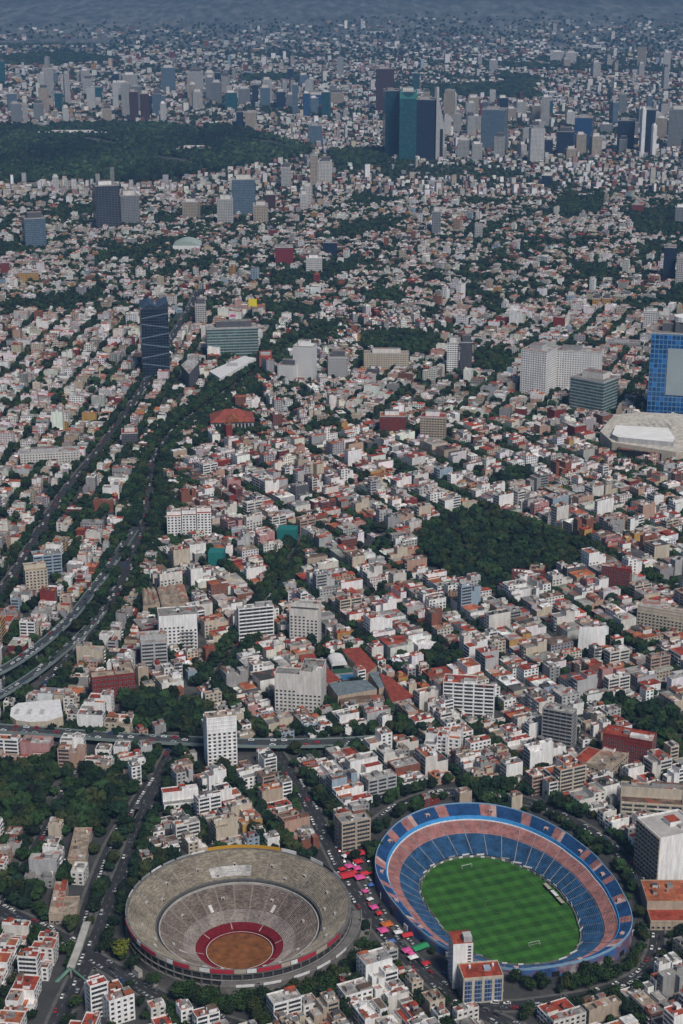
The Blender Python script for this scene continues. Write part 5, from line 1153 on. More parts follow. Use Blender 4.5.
for zi, (test, ang, GREEN, dens) in enumerate(ZONES):
    th = R(ang); c, s = math.cos(th), math.sin(th); ctr = (0, 2000); zr = random.Random(40 + zi)
    v0 = -2500.0
    while v0 < 2500:
        BD = zr.choice((32, 36, 38, 40, 42, 46)); ST = zr.choice((8.5, 9.5, 10.5, 12)); leafy = zr.choice((.45, .8, 1.0, 1.25, 1.5)); v0 += BD / 2
        u1 = -2500 + zr.uniform(0, 90)
        while u1 < 2500:
            BL = zr.choice((70, 85, 100, 115, 130)); u0 = u1 + BL / 2; u1 += BL + zr.choice((8.5, 10, 11))
            bxc, byc = ctr[0] + u0 * c - v0 * s, ctr[1] + u0 * s + v0 * c
            if not (600 < byc < 4050) or abs(bxc) > 1100 or not inview(bxc, byc, 0, 90, 90): continue
            for row in (-1, 1):
                u = -BL / 2
                while u < BL / 2 - 5:
                    wl = min(BL / 2 - u, rnd.choice((6, 7, 8, 8, 9, 10, 11, 12, 13, 15, 18) if zi < 3 else (6, 7, 8, 9, 10, 11, 12, 15)))
                    if BL / 2 - u - wl < 5: wl = BL / 2 - u
                    dl = BD / 2 - rnd.choice((.3, .3, 1, 2, 4)); uc = u0 + u + wl / 2; vc = v0 + row * (BD / 2 - dl / 2)
                    X, Y = ctr[0] + uc * c - vc * s, ctr[1] + uc * s + vc * c; u += wl
                    if not test(X, Y) or not inview(X, Y): continue
                    rot = th + (0 if row < 0 else math.pi)
                    if blocked(X, Y): continue
                    if not free_rect(X, Y, wl, dl, rot):
                        ok = False
                        for k in (.72, .5):      # a smaller house where a road or a big block cuts the lot
                            if free_rect(X, Y, wl * k, dl * k, rot): wl2, dl = wl * k, dl * k; ok = True; break
                        if not ok: STREET_TREES.append((X, Y, rnd.uniform(.6, 1.0))); continue
                        LOTS.append((X, Y, max(4.5, wl2), max(5, dl), rot, rnd.choice((2, 2, 3, 4)))); continue
                    g = greenery(X, Y); pt = GREEN * (1 + 1.6 * g if g > 0 else 1 + .6 * g)
                    if rnd.random() < pt:
                        for q in range(2 if zi < 6 else 1): STREET_TREES.append((X + rnd.uniform(-4, 4), Y + rnd.uniform(-4, 4), rnd.uniform(.8, 1.25)))
                        continue
                    f = rnd.choices((1, 2, 3, 4, 5, 6, 7, 9), (3, 20, 30, 23, 14, 7, 2.5, .5) if zi < 3 else (8, 32, 32, 16, 7, 3, 1.5, .5) if zi < 6 else (10, 40, 30, 12, 4, 2, 1, .5))[0]
                    if wl < 8: f = min(f, 3)
                    dh = dl - (rnd.uniform(3, 7) if zi > 2 and rnd.random() < .5 else 0)
                    LOTS.append((X, Y, wl - rnd.choice((.08, .08, .8)), dh - .06, rot, f))
                    if rnd.random() < (.22, .2, .3, .42, .42, .4, .55, .55)[zi]:
                        yv = v0 + row * rnd.uniform(0, 4); STREET_TREES.append((ctr[0] + uc * c - yv * s, ctr[1] + uc * s + yv * c, rnd.uniform(.55, 1.0)))
            for row in (-1, 1):
                u = -BL / 2 - 5
                while u < BL / 2 + 5:
                    vv = v0 + row * (BD / 2 + rnd.uniform(1.8, 4.4)); uu = u0 + u
                    X, Y = ctr[0] + uu * c - vv * s, ctr[1] + uu * s + vv * c
                    if rnd.random() < dens * leafy * (1 + .4 * greenery(X, Y)):
                        if test(X, Y): STREET_TREES.append((X, Y, rnd.uniform(.55, 1.2)))
                    elif rnd.random() < .5 and u < BL / 2 and test(X, Y) and not blocked(X, Y) and Y < 1400:
                        vv = v0 + row * (BD / 2 + 2.2); X, Y = ctr[0] + uu * c - vv * s, ctr[1] + uu * s + vv * c
                        CARS.append((X, Y, .03, th + (math.pi if rnd.random() < .5 else 0), 'side street', 0))
                    u += 6.5
                if rnd.random() < .7:
                    for e in (-1, 1):        # corner trees in the cross street
                        vv = v0 + row * rnd.uniform(4, BD / 2); uu = u0 + e * (BL / 2 + 2.5); X, Y = ctr[0] + uu * c - vv * s, ctr[1] + uu * s + vv * c
                        if test(X, Y): STREET_TREES.append((X, Y, rnd.uniform(.55, 1.0)))
        v0 += BD / 2 + ST
# trees by the roads that have them
def trees_along(px, offs, step, lo=.7, hi=1.15, p=.85):
    pts = smooth([at(*q) for q in px])
    for o in offs:
        for x, y, a in resample(offset(pts, o), step):
            if rnd.random() < p: STREET_TREES.append((x + rnd.uniform(-2, 2), y + rnd.uniform(-2, 2), rnd.uniform(lo, hi)))
trees_along([(128, 568), (142, 535), (150, 490), (157, 455), (176, 430), (205, 408), (245, 380), (285, 350), (330, 325)], (-36, -30, -24, -18, -12.5, -8.2, 8.2, 12.5, 18, 24), 5.6, .75, 1.25)
trees_along([(40, 690), (95, 625), (118, 592), (132, 558)], (-24, -17, -11, 8, 13, 19, 25), 6.5, p=.75)
trees_along([(0, 592), (20, 567), (60, 500), (100, 450), (125, 415), (142, 390), (165, 350)], (-11, 11), 8, p=.7)
trees_along([(175, 745), (165, 765), (150, 800), (132, 850), (112, 900), (95, 945)], (-10.5, 9), 7, p=.85)
trees_along([(128, 860), (112, 895), (100, 930)], (16, 24, 31), 8, .9, 1.3, .8)
trees_along([(-25, 893), (0, 909), (60, 938), (110, 968), (160, 998), (205, 1016), (260, 1034)], (-10, 10), 10, p=.5)
trees_along([(120, 945), (150, 975), (190, 998), (240, 1008), (300, 1005), (345, 985)], (-5, 0, 7), 7, .8, 1.25, .85)
for a in list(range(205, 345, 4)) + list(range(150, 200, 7)):
    for rr in (83, 88):
        if rnd.random() < .75: STREET_TREES.append((BX + rr * math.cos(R(a)) + rnd.uniform(-1.5, 1.5), BY + rr * math.sin(R(a)) + rnd.uniform(-1.5, 1.5), rnd.uniform(.65, 1.1)))
trees_along(ring, (-8.5, 8.5, 13.5), 8, .55, 1.05, .6)
trees_along([(440, 975), (455, 985), (520, 985), (590, 984), (640, 960)], (-4, 2), 7, .7, 1.1, .8)
trees_along([(205, 690), (228, 660), (258, 620), (280, 580), (300, 545)], (-11, -6.5, 6.5, 11), 6.5, .8, 1.2, .85)
trees_along([(268, 742), (298, 785), (318, 822)], (-11, 11), 9, p=.6)
trees_along([(-20, 940), (10, 890), (45, 830), (62, 795)], (-6, 6), 11, p=.5)
trees_along([(60, 728), (130, 734), (200, 738), (270, 742), (390, 742), (500, 738)], (-12, 11, 17), 7.5, p=.75)

PARK_TREES = []
for poly, sp, ph in PARKS:
    G = [at(*p) for p in poly]; x0, x1 = min(p[0] for p in G), max(p[0] for p in G); y0, y1 = min(p[1] for p in G), max(p[1] for p in G)
    y = y0
    while y < y1:
        x = x0
        while x < x1:
            X, Y = x + rnd.uniform(-.4, .4) * sp, y + rnd.uniform(-.4, .4) * sp
            if in_poly(np.array([X]), np.array([Y]), G)[0] and rnd.random() < .93 and not blocked(X, Y, ROAD): PARK_TREES.append((X, Y, rnd.uniform(.85, 1.35), ph))
            x += sp
        y += sp

# ------------------------------------------------------------------ individual buildings: the 300 houses and 300 apartment blocks that show largest
OCC = BLK.copy()
def mark(x, y, w_, d_, rot, g=1.2):
    c, s = math.cos(rot), math.sin(rot); rr = math.hypot(w_, d_) / 2 + g + RES; sl = sub((x - rr, y - rr, x + rr, y + rr)); dx, dy = GX[sl] - x, GY[sl] - y
    OCC[sl] |= (np.abs(dx * c + dy * s) < w_ / 2 + g) & (np.abs(-dx * s + dy * c) < d_ / 2 + g)
for L in LOTS: mark(*L[:5])
for Y in np.arange(745, 1500, 3.5):
    for X in np.arange(-300, 330, 3.5):
        if not inview(X, Y) or blocked(X, Y, OCC): continue
        rot = R(84 if left(X, Y) else -65) + (math.pi / 2 if (int(X) + int(Y)) % 2 else 0)
        for w_, d_ in ((15, 15), (12, 13), (10, 11), (7.5, 9)):
            c, s = math.cos(rot), math.sin(rot)
            if not any(blocked(X + u*w_*c - v*d_*s, Y + u*w_*s + v*d_*c, OCC) for u in (-.56, -.2, .2, .56) for v in (-.56, -.2, .2, .56)):
                LOTS.append((float(X), float(Y), w_, d_, rot, rnd.choice((2, 3, 3, 4, 5)))); mark(X, Y, w_, d_, rot, 2.0); break
LOTS.sort(key=lambda L: proj(L[0], L[1])[2])
def jitter(c, k, r): 
    g = 1 + r.uniform(-k, k); return tuple(max(.01, v * g * (1 + r.uniform(-.06, .06))) for v in c)
cnt = {'house': 0, 'apartment_building': 0}; MASS = {'house': [], 'apartment_building': []}
for X, Y, w_, d_, rot, f in LOTS:
    k = 'house' if f <= 4 else 'apartment_building'
    if cnt[k] < (300 if k == 'house' else 262):
        cnt[k] += 1; r = random.Random(int(X * 31 + Y * 17))
        fl_ = X < -105 and Y < 985
        building(X, Y, w_, d_, rot, f, ('white' if r.random() < .7 else 'off-white') if fl_ else pick(WALL_P, r), ('red' if r.random() < .5 else 'terracotta' if r.random() < .5 else 'pale grey') if fl_ else pick(ROOF_P, r), k, 'house' if k == 'house' else 'apartment block', r)
    else: MASS[k].append((X, Y, w_, d_, rot, f))
print('individual', cnt, 'mass', {k: len(v) for k, v in MASS.items()})

def boxes(arr, name, label_kind):
    """arr rows: x y z0 w d h rot wall(3) roof(3) windows(0/1) -> one mesh of open-bottomed boxes with paint colours and UVs in metres"""
    a = np.array(arr, dtype=np.float64); N = len(a)
    cs, sn = np.cos(a[:, 6]), np.sin(a[:, 6])
    V = np.empty((N, 8, 3)); k = 0
    for top in (0, 1):
        for dx, dy in ((-.5, -.5), (.5, -.5), (.5, .5), (-.5, .5)):
            X, Y = dx * a[:, 3], dy * a[:, 4]
            V[:, k, 0] = a[:, 0] + X * cs - Y * sn; V[:, k, 1] = a[:, 1] + X * sn + Y * cs; V[:, k, 2] = a[:, 2] + top * a[:, 5]; k += 1
    Fq = np.array([[0, 1, 5, 4], [1, 2, 6, 5], [2, 3, 7, 6], [3, 0, 4, 7], [4, 5, 6, 7]])
    idx = (np.arange(N)[:, None, None] * 8 + Fq[None]).reshape(-1)
    me = bpy.data.meshes.new(name); me.vertices.add(N * 8); me.vertices.foreach_set('co', V.reshape(-1))
    me.loops.add(N * 20); me.loops.foreach_set('vertex_index', idx.astype(np.int32))
    me.polygons.add(N * 5); me.polygons.foreach_set('loop_start', np.arange(0, N * 20, 4, dtype=np.int32))
    me.polygons.foreach_set('material_index', np.tile(np.array([0, 0, 0, 0, 1], dtype=np.int32), N))
    uv = np.zeros((N, 5, 4, 2)); win = a[:, 13] > 0
    for f in range(4):
        on = win & ((a[:, 13] > 1) | (np.full(N, f) == 0) | (np.full(N, f) == 2)); L = np.where(f % 2 == 0, a[:, 3], a[:, 4]); nb = np.maximum(1, np.round(L / 3.1)) * 3.1; hh = np.maximum(1, np.round(a[:, 5] / 3.0)) * 3.0
        for q, (uu, vv) in enumerate(((0, 0), (1, 0), (1, 1), (0, 1))):
            uv[:, f, q, 0] = np.where(on, uu * nb, 0); uv[:, f, q, 1] = np.where(on, vv * hh, 0)
    lay = me.uv_layers.new(name='UVMap'); lay.data.foreach_set('uv', uv.reshape(-1).astype(np.float32))
    col = np.ones((N, 5, 4)); col[:, :4, :3] = a[:, None, 7:10]; col[:, 4, :3] = a[:, 10:13]
    at_ = me.attributes.new('col', 'FLOAT_COLOR', 'FACE'); at_.data.foreach_set('color', col.reshape(-1).astype(np.float32))
    me.materials.append(M['city_wall']); me.materials.append(M['city_roof']); me.update(calc_edges=True); me.validate(); me.shade_flat()
    o = inst(name, me); return o
def mass_rows(lots, r):
    out = []
    for X, Y, w_, d_, rot, f in lots:
        h = f * 3.0; wc = jitter(WALLS[pick(WALL_P, r)], .12, r); rc = jitter(ROOFS[pick(ROOF_P, r)], .2, r); win = r.choice((1, 1, 2, 0))
        c, s = math.cos(rot), math.sin(rot); lp = lambda u, v: (X + u * c - v * s, Y + u * s + v * c)
        L = r.random()
        if L < .4 and d_ > 10 and f > 1:
            d1 = d_ * r.uniform(.35, .6); f1 = max(1, f - r.choice((1, 1, 2)))
            out.append((*lp(0, -d_/2 + d1/2), 0, w_, d1, f1 * 3.0, rot, *wc, *jitter(ROOFS[pick(ROOF_P, r)], .2, r), win)); out.append((*lp(0, d1/2), 0, w_, d_ - d1 - .05, h, rot, *wc, *rc, win)); top = (0, d1/2, w_, d_ - d1)
        elif L < .62 and w_ > 8:
            w1 = w_ * r.uniform(.4, .65); d2 = d_ * r.uniform(.35, .65); sg = r.choice((-1, 1))
            out.append((*lp(sg * (w_ - w1) / 2, 0), 0, w1, d_, h, rot, *wc, *rc, win)); out.append((*lp(-sg * w1 / 2, -(d_ - d2) / 2), 0, w_ - w1 - .05, d2, max(3, h - r.choice((0, 3))), rot, *wc, *rc, win)); top = (sg * (w_ - w1) / 2, 0, w1, d_)
        else: out.append((X, Y, 0, w_, d_, h, rot, *wc, *rc, win)); top = (0, 0, w_, d_)
        hw = h
        for q in range(r.choice((1, 1, 2, 2, 3))):
            ww, dd = min(top[2] * .6, r.uniform(1.6, 5)), min(top[3] * .5, r.uniform(1.8, 6)); u = top[0] + r.uniform(-.5, .5) * (top[2] - ww - .5); v = top[1] + r.uniform(-.5, .5) * (top[3] - dd - .5)
            out.append((*lp(u, v), hw, ww, dd, r.uniform(1.4, 2.8), rot, *(wc if r.random() < .5 else jitter(WALLS[pick(WALL_P, r)], .1, r)), *jitter(ROOFS[pick(ROOF_P, r)], .2, r), 0))
    return out
r = random.Random(5)
hr = mass_rows(MASS['house'], r); ar = mass_rows(MASS['apartment_building'], r)
# the far plain: looser grid of roofs out to the foot of the hills
FOREST = [at(*p) for p in [(-60, 187), (60, 183), (150, 184), (215, 172), (262, 166), (308, 156), (312, 148), (255, 133), (240, 127), (200, 126), (110, 124), (-60, 128)]]
EXTRA_W = [[at(*p) for p in q] for q in ([(425, 86), (500, 84), (540, 92), (540, 100), (430, 98)], [(-20, 58), (60, 52), (130, 60), (60, 66), (-20, 66)], [(500, 72), (540, 78), (530, 96), (505, 96)], [(240, 76), (300, 74), (300, 82), (240, 82)], [(330, 152), (384, 150), (384, 165), (330, 166)], [(480, 62), (560, 66), (683, 70), (683, 74), (480, 67)], [(-20, 44), (110, 42), (110, 46), (-20, 48)])]
def pip(x, y, G):
    ins = False
    for k in range(len(G)):
        (x1, y1), (x2, y2) = G[k - 1], G[k]
        if (y1 > y) != (y2 > y) and x < (x2 - x1) * (y - y1) / (y2 - y1) + x1: ins = not ins
    return ins
FT = []      # far trees
y = 3990.0
while y < 11000:
    step = 13.5 + max(0, (y - 3990)) * .0027; hw = (y + 250) * .215 + 60; x = -hw
    while x < hw:
        X, Y = x + r.uniform(-.4, .4) * step, y + r.uniform(-.4, .4) * step; x += step
        if any(pip(X, Y, G) for G in (FOREST, *EXTRA_W)): continue
        u, v = X * math.cos(.3) + Y * math.sin(.3), -X * math.sin(.3) + Y * math.cos(.3)
        patch = math.sin(u / 310) * math.sin(v / 260 + 1) + .7 * math.sin(u / 97 + v / 140)
        street = (abs((u / 118) % 1 - .5) < .07) or (abs((v / 86) % 1 - .5) < .06)
        z = hill_z(X, Y) if Y > 8600 else 0.0; z = max(z, 0)
        t = r.random()
        if t < (.60 + .22 * patch) or (street and t < .62):
            FT.append((X, Y, z, r.uniform(.5, 1.0) * step * .42)); continue
        if street and t < .8: continue
        if z > 240 or r.random() < (y - 7600) / 2900: continue
        s1 = step * r.uniform(.4, .95); s2 = step * r.uniform(.4, .95)
        f = r.choices((2, 3, 4, 6, 9, 14), (40, 38, 14, 5, 1.5, .4))[0] 
        wide = r.random() < (.05 if Y > 6500 else .012) and f < 5
        if wide: s1 *= r.uniform(2, 5); s2 *= r.uniform(1.2, 2.2)
        wc = jitter(WALLS[pick(WALL_P, r)], .15, r); rc = jitter(ROOFS[pick(ROOF_P, r) if not wide else r.choice(('white', 'white', 'pale grey', 'terracotta'))], .25, r)
        (hr if f <= 4 else ar).append((X, Y, z, min(s1, 125), min(s2, 60), f * 3.1, r.uniform(-.12, .12) + (.3 if X > -200 else 0) + r.choice((0, math.pi / 2)), *wc, *rc, r.choice((0, 1, 2))))
    y += step * 1.12
print('rows', len(hr), len(ar), 'far trees', len(FT))
tag(boxes(hr, 'houses', 'house'), kind='stuff'); tag(boxes(ar, 'apartment_blocks', 'block'), kind='stuff')

# ------------------------------------------------------------------ trees
def crown_mesh(seed, n, rx, rz_, leaf):
    """many leaf clumps spread through an uneven crown of a few lobes"""
    r = random.Random(seed); mb = MB(); lobes = [(0, 0, 0, 1.0)] + [(r.uniform(-.6, .6) * rx, r.uniform(-.6, .6) * rx, r.uniform(-.35, .5) * rz_, r.uniform(.45, .75)) for _ in range(5)]
    for i in range(n):
        lx, ly, lz, lr = r.choice(lobes); t = Vector((r.gauss(0, 1), r.gauss(0, 1), r.gauss(0, 1))).normalized() * (r.random() ** .35) * lr
        if t.z < -.45 * lr: t.z *= .4
        c = Vector((lx + t.x * rx, ly + t.y * rx, lz + t.z * rz_)); nrm = (t + Vector((r.uniform(-.6, .6), r.uniform(-.6, .6), r.uniform(0, .9)))).normalized()
        a = nrm.orthogonal().normalized(); b = nrm.cross(a); an = r.random() * 6.28; a, b = a * math.cos(an) + b * math.sin(an), b * math.cos(an) - a * math.sin(an)
        s = leaf * r.uniform(.6, 1.3); mb.face([tuple(c + a * s * .5), tuple(c + b * s * .35 - nrm * s * .12), tuple(c - a * s * .5), tuple(c - b * s * .35 + nrm * s * .12)])
    return mb
CROWNS = {}
def crown(var, col):
    k = (var, col)
    if k not in CROWNS:
        if (var, 0) not in CROWNS: CROWNS[(var, 0)] = crown_mesh(900 + var, 620, 4.2 if var % 2 else 4.7, 3.3 + .4 * (var % 3), 1.35)
        CROWNS[k] = CROWNS[(var, 0)].mesh('crown', [LEAF[col]])
    return CROWNS[k]
tq = MB(); tq.cyl(0, 0, 0, .34, 4.2, 8, .22)
for a in (0.3, 2.2, 4.4):
    n0 = len(tq.v); dx, dy = math.cos(a), math.sin(a)
    for (p, q_) in (((0, 0, 2.8), .15), ((dx * 1.8, dy * 1.8, 5.2), .07)):
        for k in range(5): b = 2 * math.pi * k / 5; tq.v.append((p[0] + q_ * math.cos(b), p[1] + q_ * math.sin(b), p[2]))
    for k in range(5): j = (k + 1) % 5; tq.f.append((n0 + k, n0 + j, n0 + 5 + j, n0 + 5 + k)); tq.m.append(0)
trunk_me = tq.mesh('trunk', [M['bark']])
TALL = [(x, y, s, None) for x, y, s in STREET_TREES] + PARK_TREES
TREES = []
occ = {}
for x, y, s, ph in TALL:
    if not inview(x, y, 6) or blocked(x, y, ROAD): continue
    if ph is None and blocked(x, y) and y < 1050 and math.hypot(x - SCX, y - SCY) < 70: continue
    TREES.append((proj(x, y)[2], x, y, s, ph))
TREES.sort()
def tree(x, y, s, col, var, ph):
    o = empty('tree', (x, y, 0), rnd.uniform(0, 6.28)); tag(o, None, 'tree')
    inst('trunk', trunk_me, o, scale=(s, s, s)); inst('crown', crown(var, col), o, (0, 0, 5.6 * s), 0, (s, s, s * rnd.uniform(.85, 1.15)))
    return o
tree_mass = []
special = tree(*at(121, 958), 1.35, 'yellow-green', 3, None); tag(special, 'single yellow-green tree beside the avenue at the bullring', 'tree')
nt_ = 0
TREE_LAB = []
for d, x, y, s, ph in TREES:
    if nt_ < 296:
        col = rnd.choices(('dark green', 'mid green', 'olive green'), (42, 40, 18))[0]; o = tree(x, y, s, col, rnd.randrange(8), ph); nt_ += 1
        TREE_LAB.append((o, col, s, x, y, ph))
    else: tree_mass.append((x, y, s))
print('trees', nt_, 'mass', len(tree_mass))

import itertools
def ico(sub_):
    t = (1 + 5 ** .5) / 2; V = [Vector(p).normalized() for p in ((-1, t, 0), (1, t, 0), (-1, -t, 0), (1, -t, 0), (0, -1, t), (0, 1, t), (0, -1, -t), (0, 1, -t), (t, 0, -1), (t, 0, 1), (-t, 0, -1), (-t, 0, 1))]
    Fs = [(0, 11, 5), (0, 5, 1), (0, 1, 7), (0, 7, 10), (0, 10, 11), (1, 5, 9), (5, 11, 4), (11, 10, 2), (10, 7, 6), (7, 1, 8), (3, 9, 4), (3, 4, 2), (3, 2, 6), (3, 6, 8), (3, 8, 9), (4, 9, 5), (2, 4, 11), (6, 2, 10), (8, 6, 7), (9, 8, 1)]
    for _ in range(sub_):
        mid = {}; nf = []
        def md(a, b):
            k = (min(a, b), max(a, b))
            if k not in mid: mid[k] = len(V); V.append(((V[a] + V[b]) / 2).normalized())
            return mid[k]
        for a, b, c in Fs: x, y, z = md(a, b), md(b, c), md(c, a); nf += [(a, x, z), (b, y, x), (c, z, y), (x, y, z)]
        Fs = nf
    return np.array([tuple(v) for v in V]), np.array(Fs)
def soft_mass(name, items, protos, seed, coarse=(), beyond=2000):
    """one mesh of many crowns: items (x, y, z, sx, sz, colour)"""
    rg = np.random.default_rng(seed); nf_ = len(protos); protos = list(protos) + list(coarse); groups = [[] for _ in protos]
    for it in items: groups[rg.integers(nf_) + (nf_ if coarse and it[1] > beyond else 0)].append(it)
    VV, FF, CC, n0 = [], [], [], 0
    for (pv_, pf), its in zip(protos, groups):
        if not its: continue
        a = np.array([(i[0], i[1], i[2], i[3], i[4]) for i in its]); c = np.array([i[5] for i in its]); N = len(a); th = rg.uniform(0, 6.28, N)
        x = pv_[None, :, 0] * a[:, None, 3]; y = pv_[None, :, 1] * a[:, None, 3]; cs, sn = np.cos(th)[:, None], np.sin(th)[:, None]
        V = np.stack([a[:, None, 0] + x * cs - y * sn, a[:, None, 1] + x * sn + y * cs, a[:, None, 2] + pv_[None, :, 2] * a[:, None, 4]], -1)
        VV.append(V.reshape(-1, 3)); FF.append((np.arange(N)[:, None, None] * len(pv_) + pf[None] + n0).reshape(-1, 3)); CC.append(np.repeat(c, len(pf), 0)); n0 += N * len(pv_)
    V, Fc, C = np.concatenate(VV), np.concatenate(FF), np.concatenate(CC); nf = len(Fc)
    me = bpy.data.meshes.new(name); me.vertices.add(len(V)); me.vertices.foreach_set('co', V.reshape(-1)); me.loops.add(nf * 3); me.loops.foreach_set('vertex_index', Fc.reshape(-1).astype(np.int32))
    me.polygons.add(nf); me.polygons.foreach_set('loop_start', np.arange(0, nf * 3, 3, dtype=np.int32))
    at_ = me.attributes.new('col', 'FLOAT_COLOR', 'FACE'); at_.data.foreach_set('color', np.concatenate([C, np.ones((nf, 1))], 1).reshape(-1).astype(np.float32))
    me.materials.append(M['leaves']); me.update(calc_edges=True); me.shade_flat(); print(name, 'faces', nf)
    return tag(inst(name, me), kind='stuff')
def blob(seed, sub_, leaves):
    rg = np.random.default_rng(seed); V, Fs = ico(sub_); k = 1 + .42 * np.sin(V @ rg.normal(0, 2.4, 3) + rg.uniform(0, 6)) * np.sin(V @ rg.normal(0, 2.4, 3) + rg.uniform(0, 6)) + rg.uniform(-.16, .16, len(V)); V = V * k[:, None] * .86; V[:, 2] = np.maximum(V[:, 2], -.55)
    if leaves:
        LV, LF, n0 = [V], [Fs], len(V)
        for i in range(leaves):
            t = rg.normal(0, 1, 3); t /= np.linalg.norm(t); t[2] = max(t[2], -.4); c = t * rg.uniform(.8, 1.12); a = rg.normal(0, 1, 3); a /= np.linalg.norm(a); b = np.cross(t, a); s = rg.uniform(.12, .26)
            LV.append(np.array([c + a * s, c - a * s + b * s * .8, c - b * s])); LF.append(np.array([[n0, n0 + 1, n0 + 2]])); n0 += 3
        V, Fs = np.concatenate(LV), np.concatenate(LF)
    return V, Fs
G1, G2, G3 = (.011, .024, .013), (.022, .044, .016), (.032, .042, .016)
def gcol(r): return jitter(r.choices((G1, G2, G3), (44, 38, 18))[0], .4, r)
r = random.Random(9)
soft_mass('trees', [(x, y, 5.3 * s, 4.9 * s, 4.2 * s, gcol(r)) for x, y, s in tree_mass], [blob(k, 2, 46) for k in range(6)], 1, [blob(k, 1, 26) for k in range(6)])
fi = []
ys = min(p[1] for p in FOREST); ye = max(p[1] for p in FOREST); x0, x1 = min(p[0] for p in FOREST), max(p[0] for p in FOREST)
y = ys
while y < ye:
    x = x0
    while x < x1:
        X, Y = x + r.uniform(-5, 5), y + r.uniform(-5, 5); x += 12.5
        if in_poly(np.array([X]), np.array([Y]), FOREST)[0] and inview(X, Y) and not blocked(X, Y, ROAD):
            glade = math.sin(X / 83 + 1) * math.sin(Y / 140) + .6 * math.sin(X / 37 + Y / 61)
            if glade > 1.05 or (r.random() < .35 and not all(pip(X + q1, Y + q2, FOREST) for q1, q2 in ((0, -90), (0, 90), (45, 0)))): continue
            sz = r.uniform(4.5, 11.5); tone = 1 + .5 * math.sin(X / 190 + Y / 400) * math.sin(Y / 230 - X / 90); fi.append((X, Y, r.uniform(4, 9), sz, r.uniform(5, 11), jitter(tuple(c_q * tone for c_q in r.choices((G1, G2, (.03, .05, .022), (.045, .062, .028)), (48, 24, 18, 10))[0]), .4, r)))
    y += 12.5
soft_mass('forest', fi, [blob(20 + k, 1, 14) for k in range(5)], 2)
fx = [(X, Y, z + s * .55, s, s * .8, gcol(r)) for X, Y, z, s in FT if r.random() > (Y - 8200) / 2600]
for G in EXTRA_W:
    x0, x1 = min(p[0] for p in G), max(p[0] for p in G); y0, y1 = min(p[1] for p in G), max(p[1] for p in G); st_ = 20 if y0 < 5200 else 34; y = y0
    while y < y1:
        x = x0
        while x < x1:
            X, Y = x + r.uniform(-8, 8), y + r.uniform(-8, 8); x += st_
            if in_poly(np.array([X]), np.array([Y]), G)[0]: fx.append((X, Y, 6, st_ * .62, 9, gcol(r)))
        y += st_
soft_mass('distant_trees', fx, [blob(40 + k, 1, 0) for k in range(4)], 3, [blob(60 + k, 0, 3) for k in range(4)], 5600)

# ------------------------------------------------------------------ cars
CARCOL = {'white': (.7, .7, .69), 'silver': (.36, .37, .38), 'black': (.02, .02, .022), 'grey': (.12, .125, .13), 'red': (.35, .02, .025), 'blue': (.03, .08, .22)}
CARM = {k: plain('car paint ' + k, c, .35, .05, spec=.5) for k, c in CARCOL.items()}
def car_mesh(col, van):
    q = MB(); L, W = (5.0, 1.9) if van else (4.4, 1.78); h1 = .95 if van else .8; h2 = 1.95 if van else 1.45
    prof = [(-L/2, .35), (-L/2, h1 * .9), (-L/2 + .15, h1), (L/2 - .5, h1 * .92), (L/2, h1 * .7), (L/2, .35)]
    n = len(prof)
    for sgn in (-1, 1): q.v += [(x, sgn * W / 2, z) for x, z in prof]
    for i in range(n - 1): q.f.append((i, i + 1, n + i + 1, n + i)); q.m.append(0)
    q.f += [tuple(range(n)), tuple(range(2 * n - 1, n - 1, -1))]; q.m += [0, 0]
    c0, c1, r0, r1 = (-L/2 + .1, L/2 - 1.0, -L/2 + .3, L/2 - 1.7) if van else (-L/2 + .45, L/2 - 1.2, -L/2 + 1.0, L/2 - 2.1)
    b = len(q.v); q.v += [(c0, -W/2 + .06, h1 * .97), (c1, -W/2 + .06, h1 * .95), (c1, W/2 - .06, h1 * .95), (c0, W/2 - .06, h1 * .97), (r0, -W/2 + .2, h2), (r1, -W/2 + .2, h2), (r1, W/2 - .2, h2), (r0, W/2 - .2, h2)]
    for f in ((0, 1, 5, 4), (1, 2, 6, 5), (2, 3, 7, 6), (3, 0, 4, 7)): q.f.append(tuple(b + i for i in f)); q.m.append(1)
    q.f.append((b + 4, b + 5, b + 6, b + 7)); q.m.append(0)
    for x in (-L/2 + .85, L/2 - .9):
        for y in (-W/2 + .1, W/2 - .1):
            k0 = len(q.v)
            for s in (-.12, .12): q.v += [(x + .33 * math.cos(a * math.pi / 4), y + s, .33 + .33 * math.sin(a * math.pi / 4)) for a in range(8)]
            for a in range(8): j = (a + 1) % 8; q.f.append((k0 + a, k0 + j, k0 + 8 + j, k0 + 8 + a)); q.m.append(2)
            q.f += [tuple(k0 + a for a in range(8)), tuple(k0 + 15 - a for a in range(8))]; q.m += [2, 2]
    return q.mesh('van' if van else 'car', [CARM[col], M['glass'], M['tyre']])
CARME = {}
cr = random.Random(3); CARS = [c for c in CARS if inview(c[0], c[1], 0, 6, 6)]
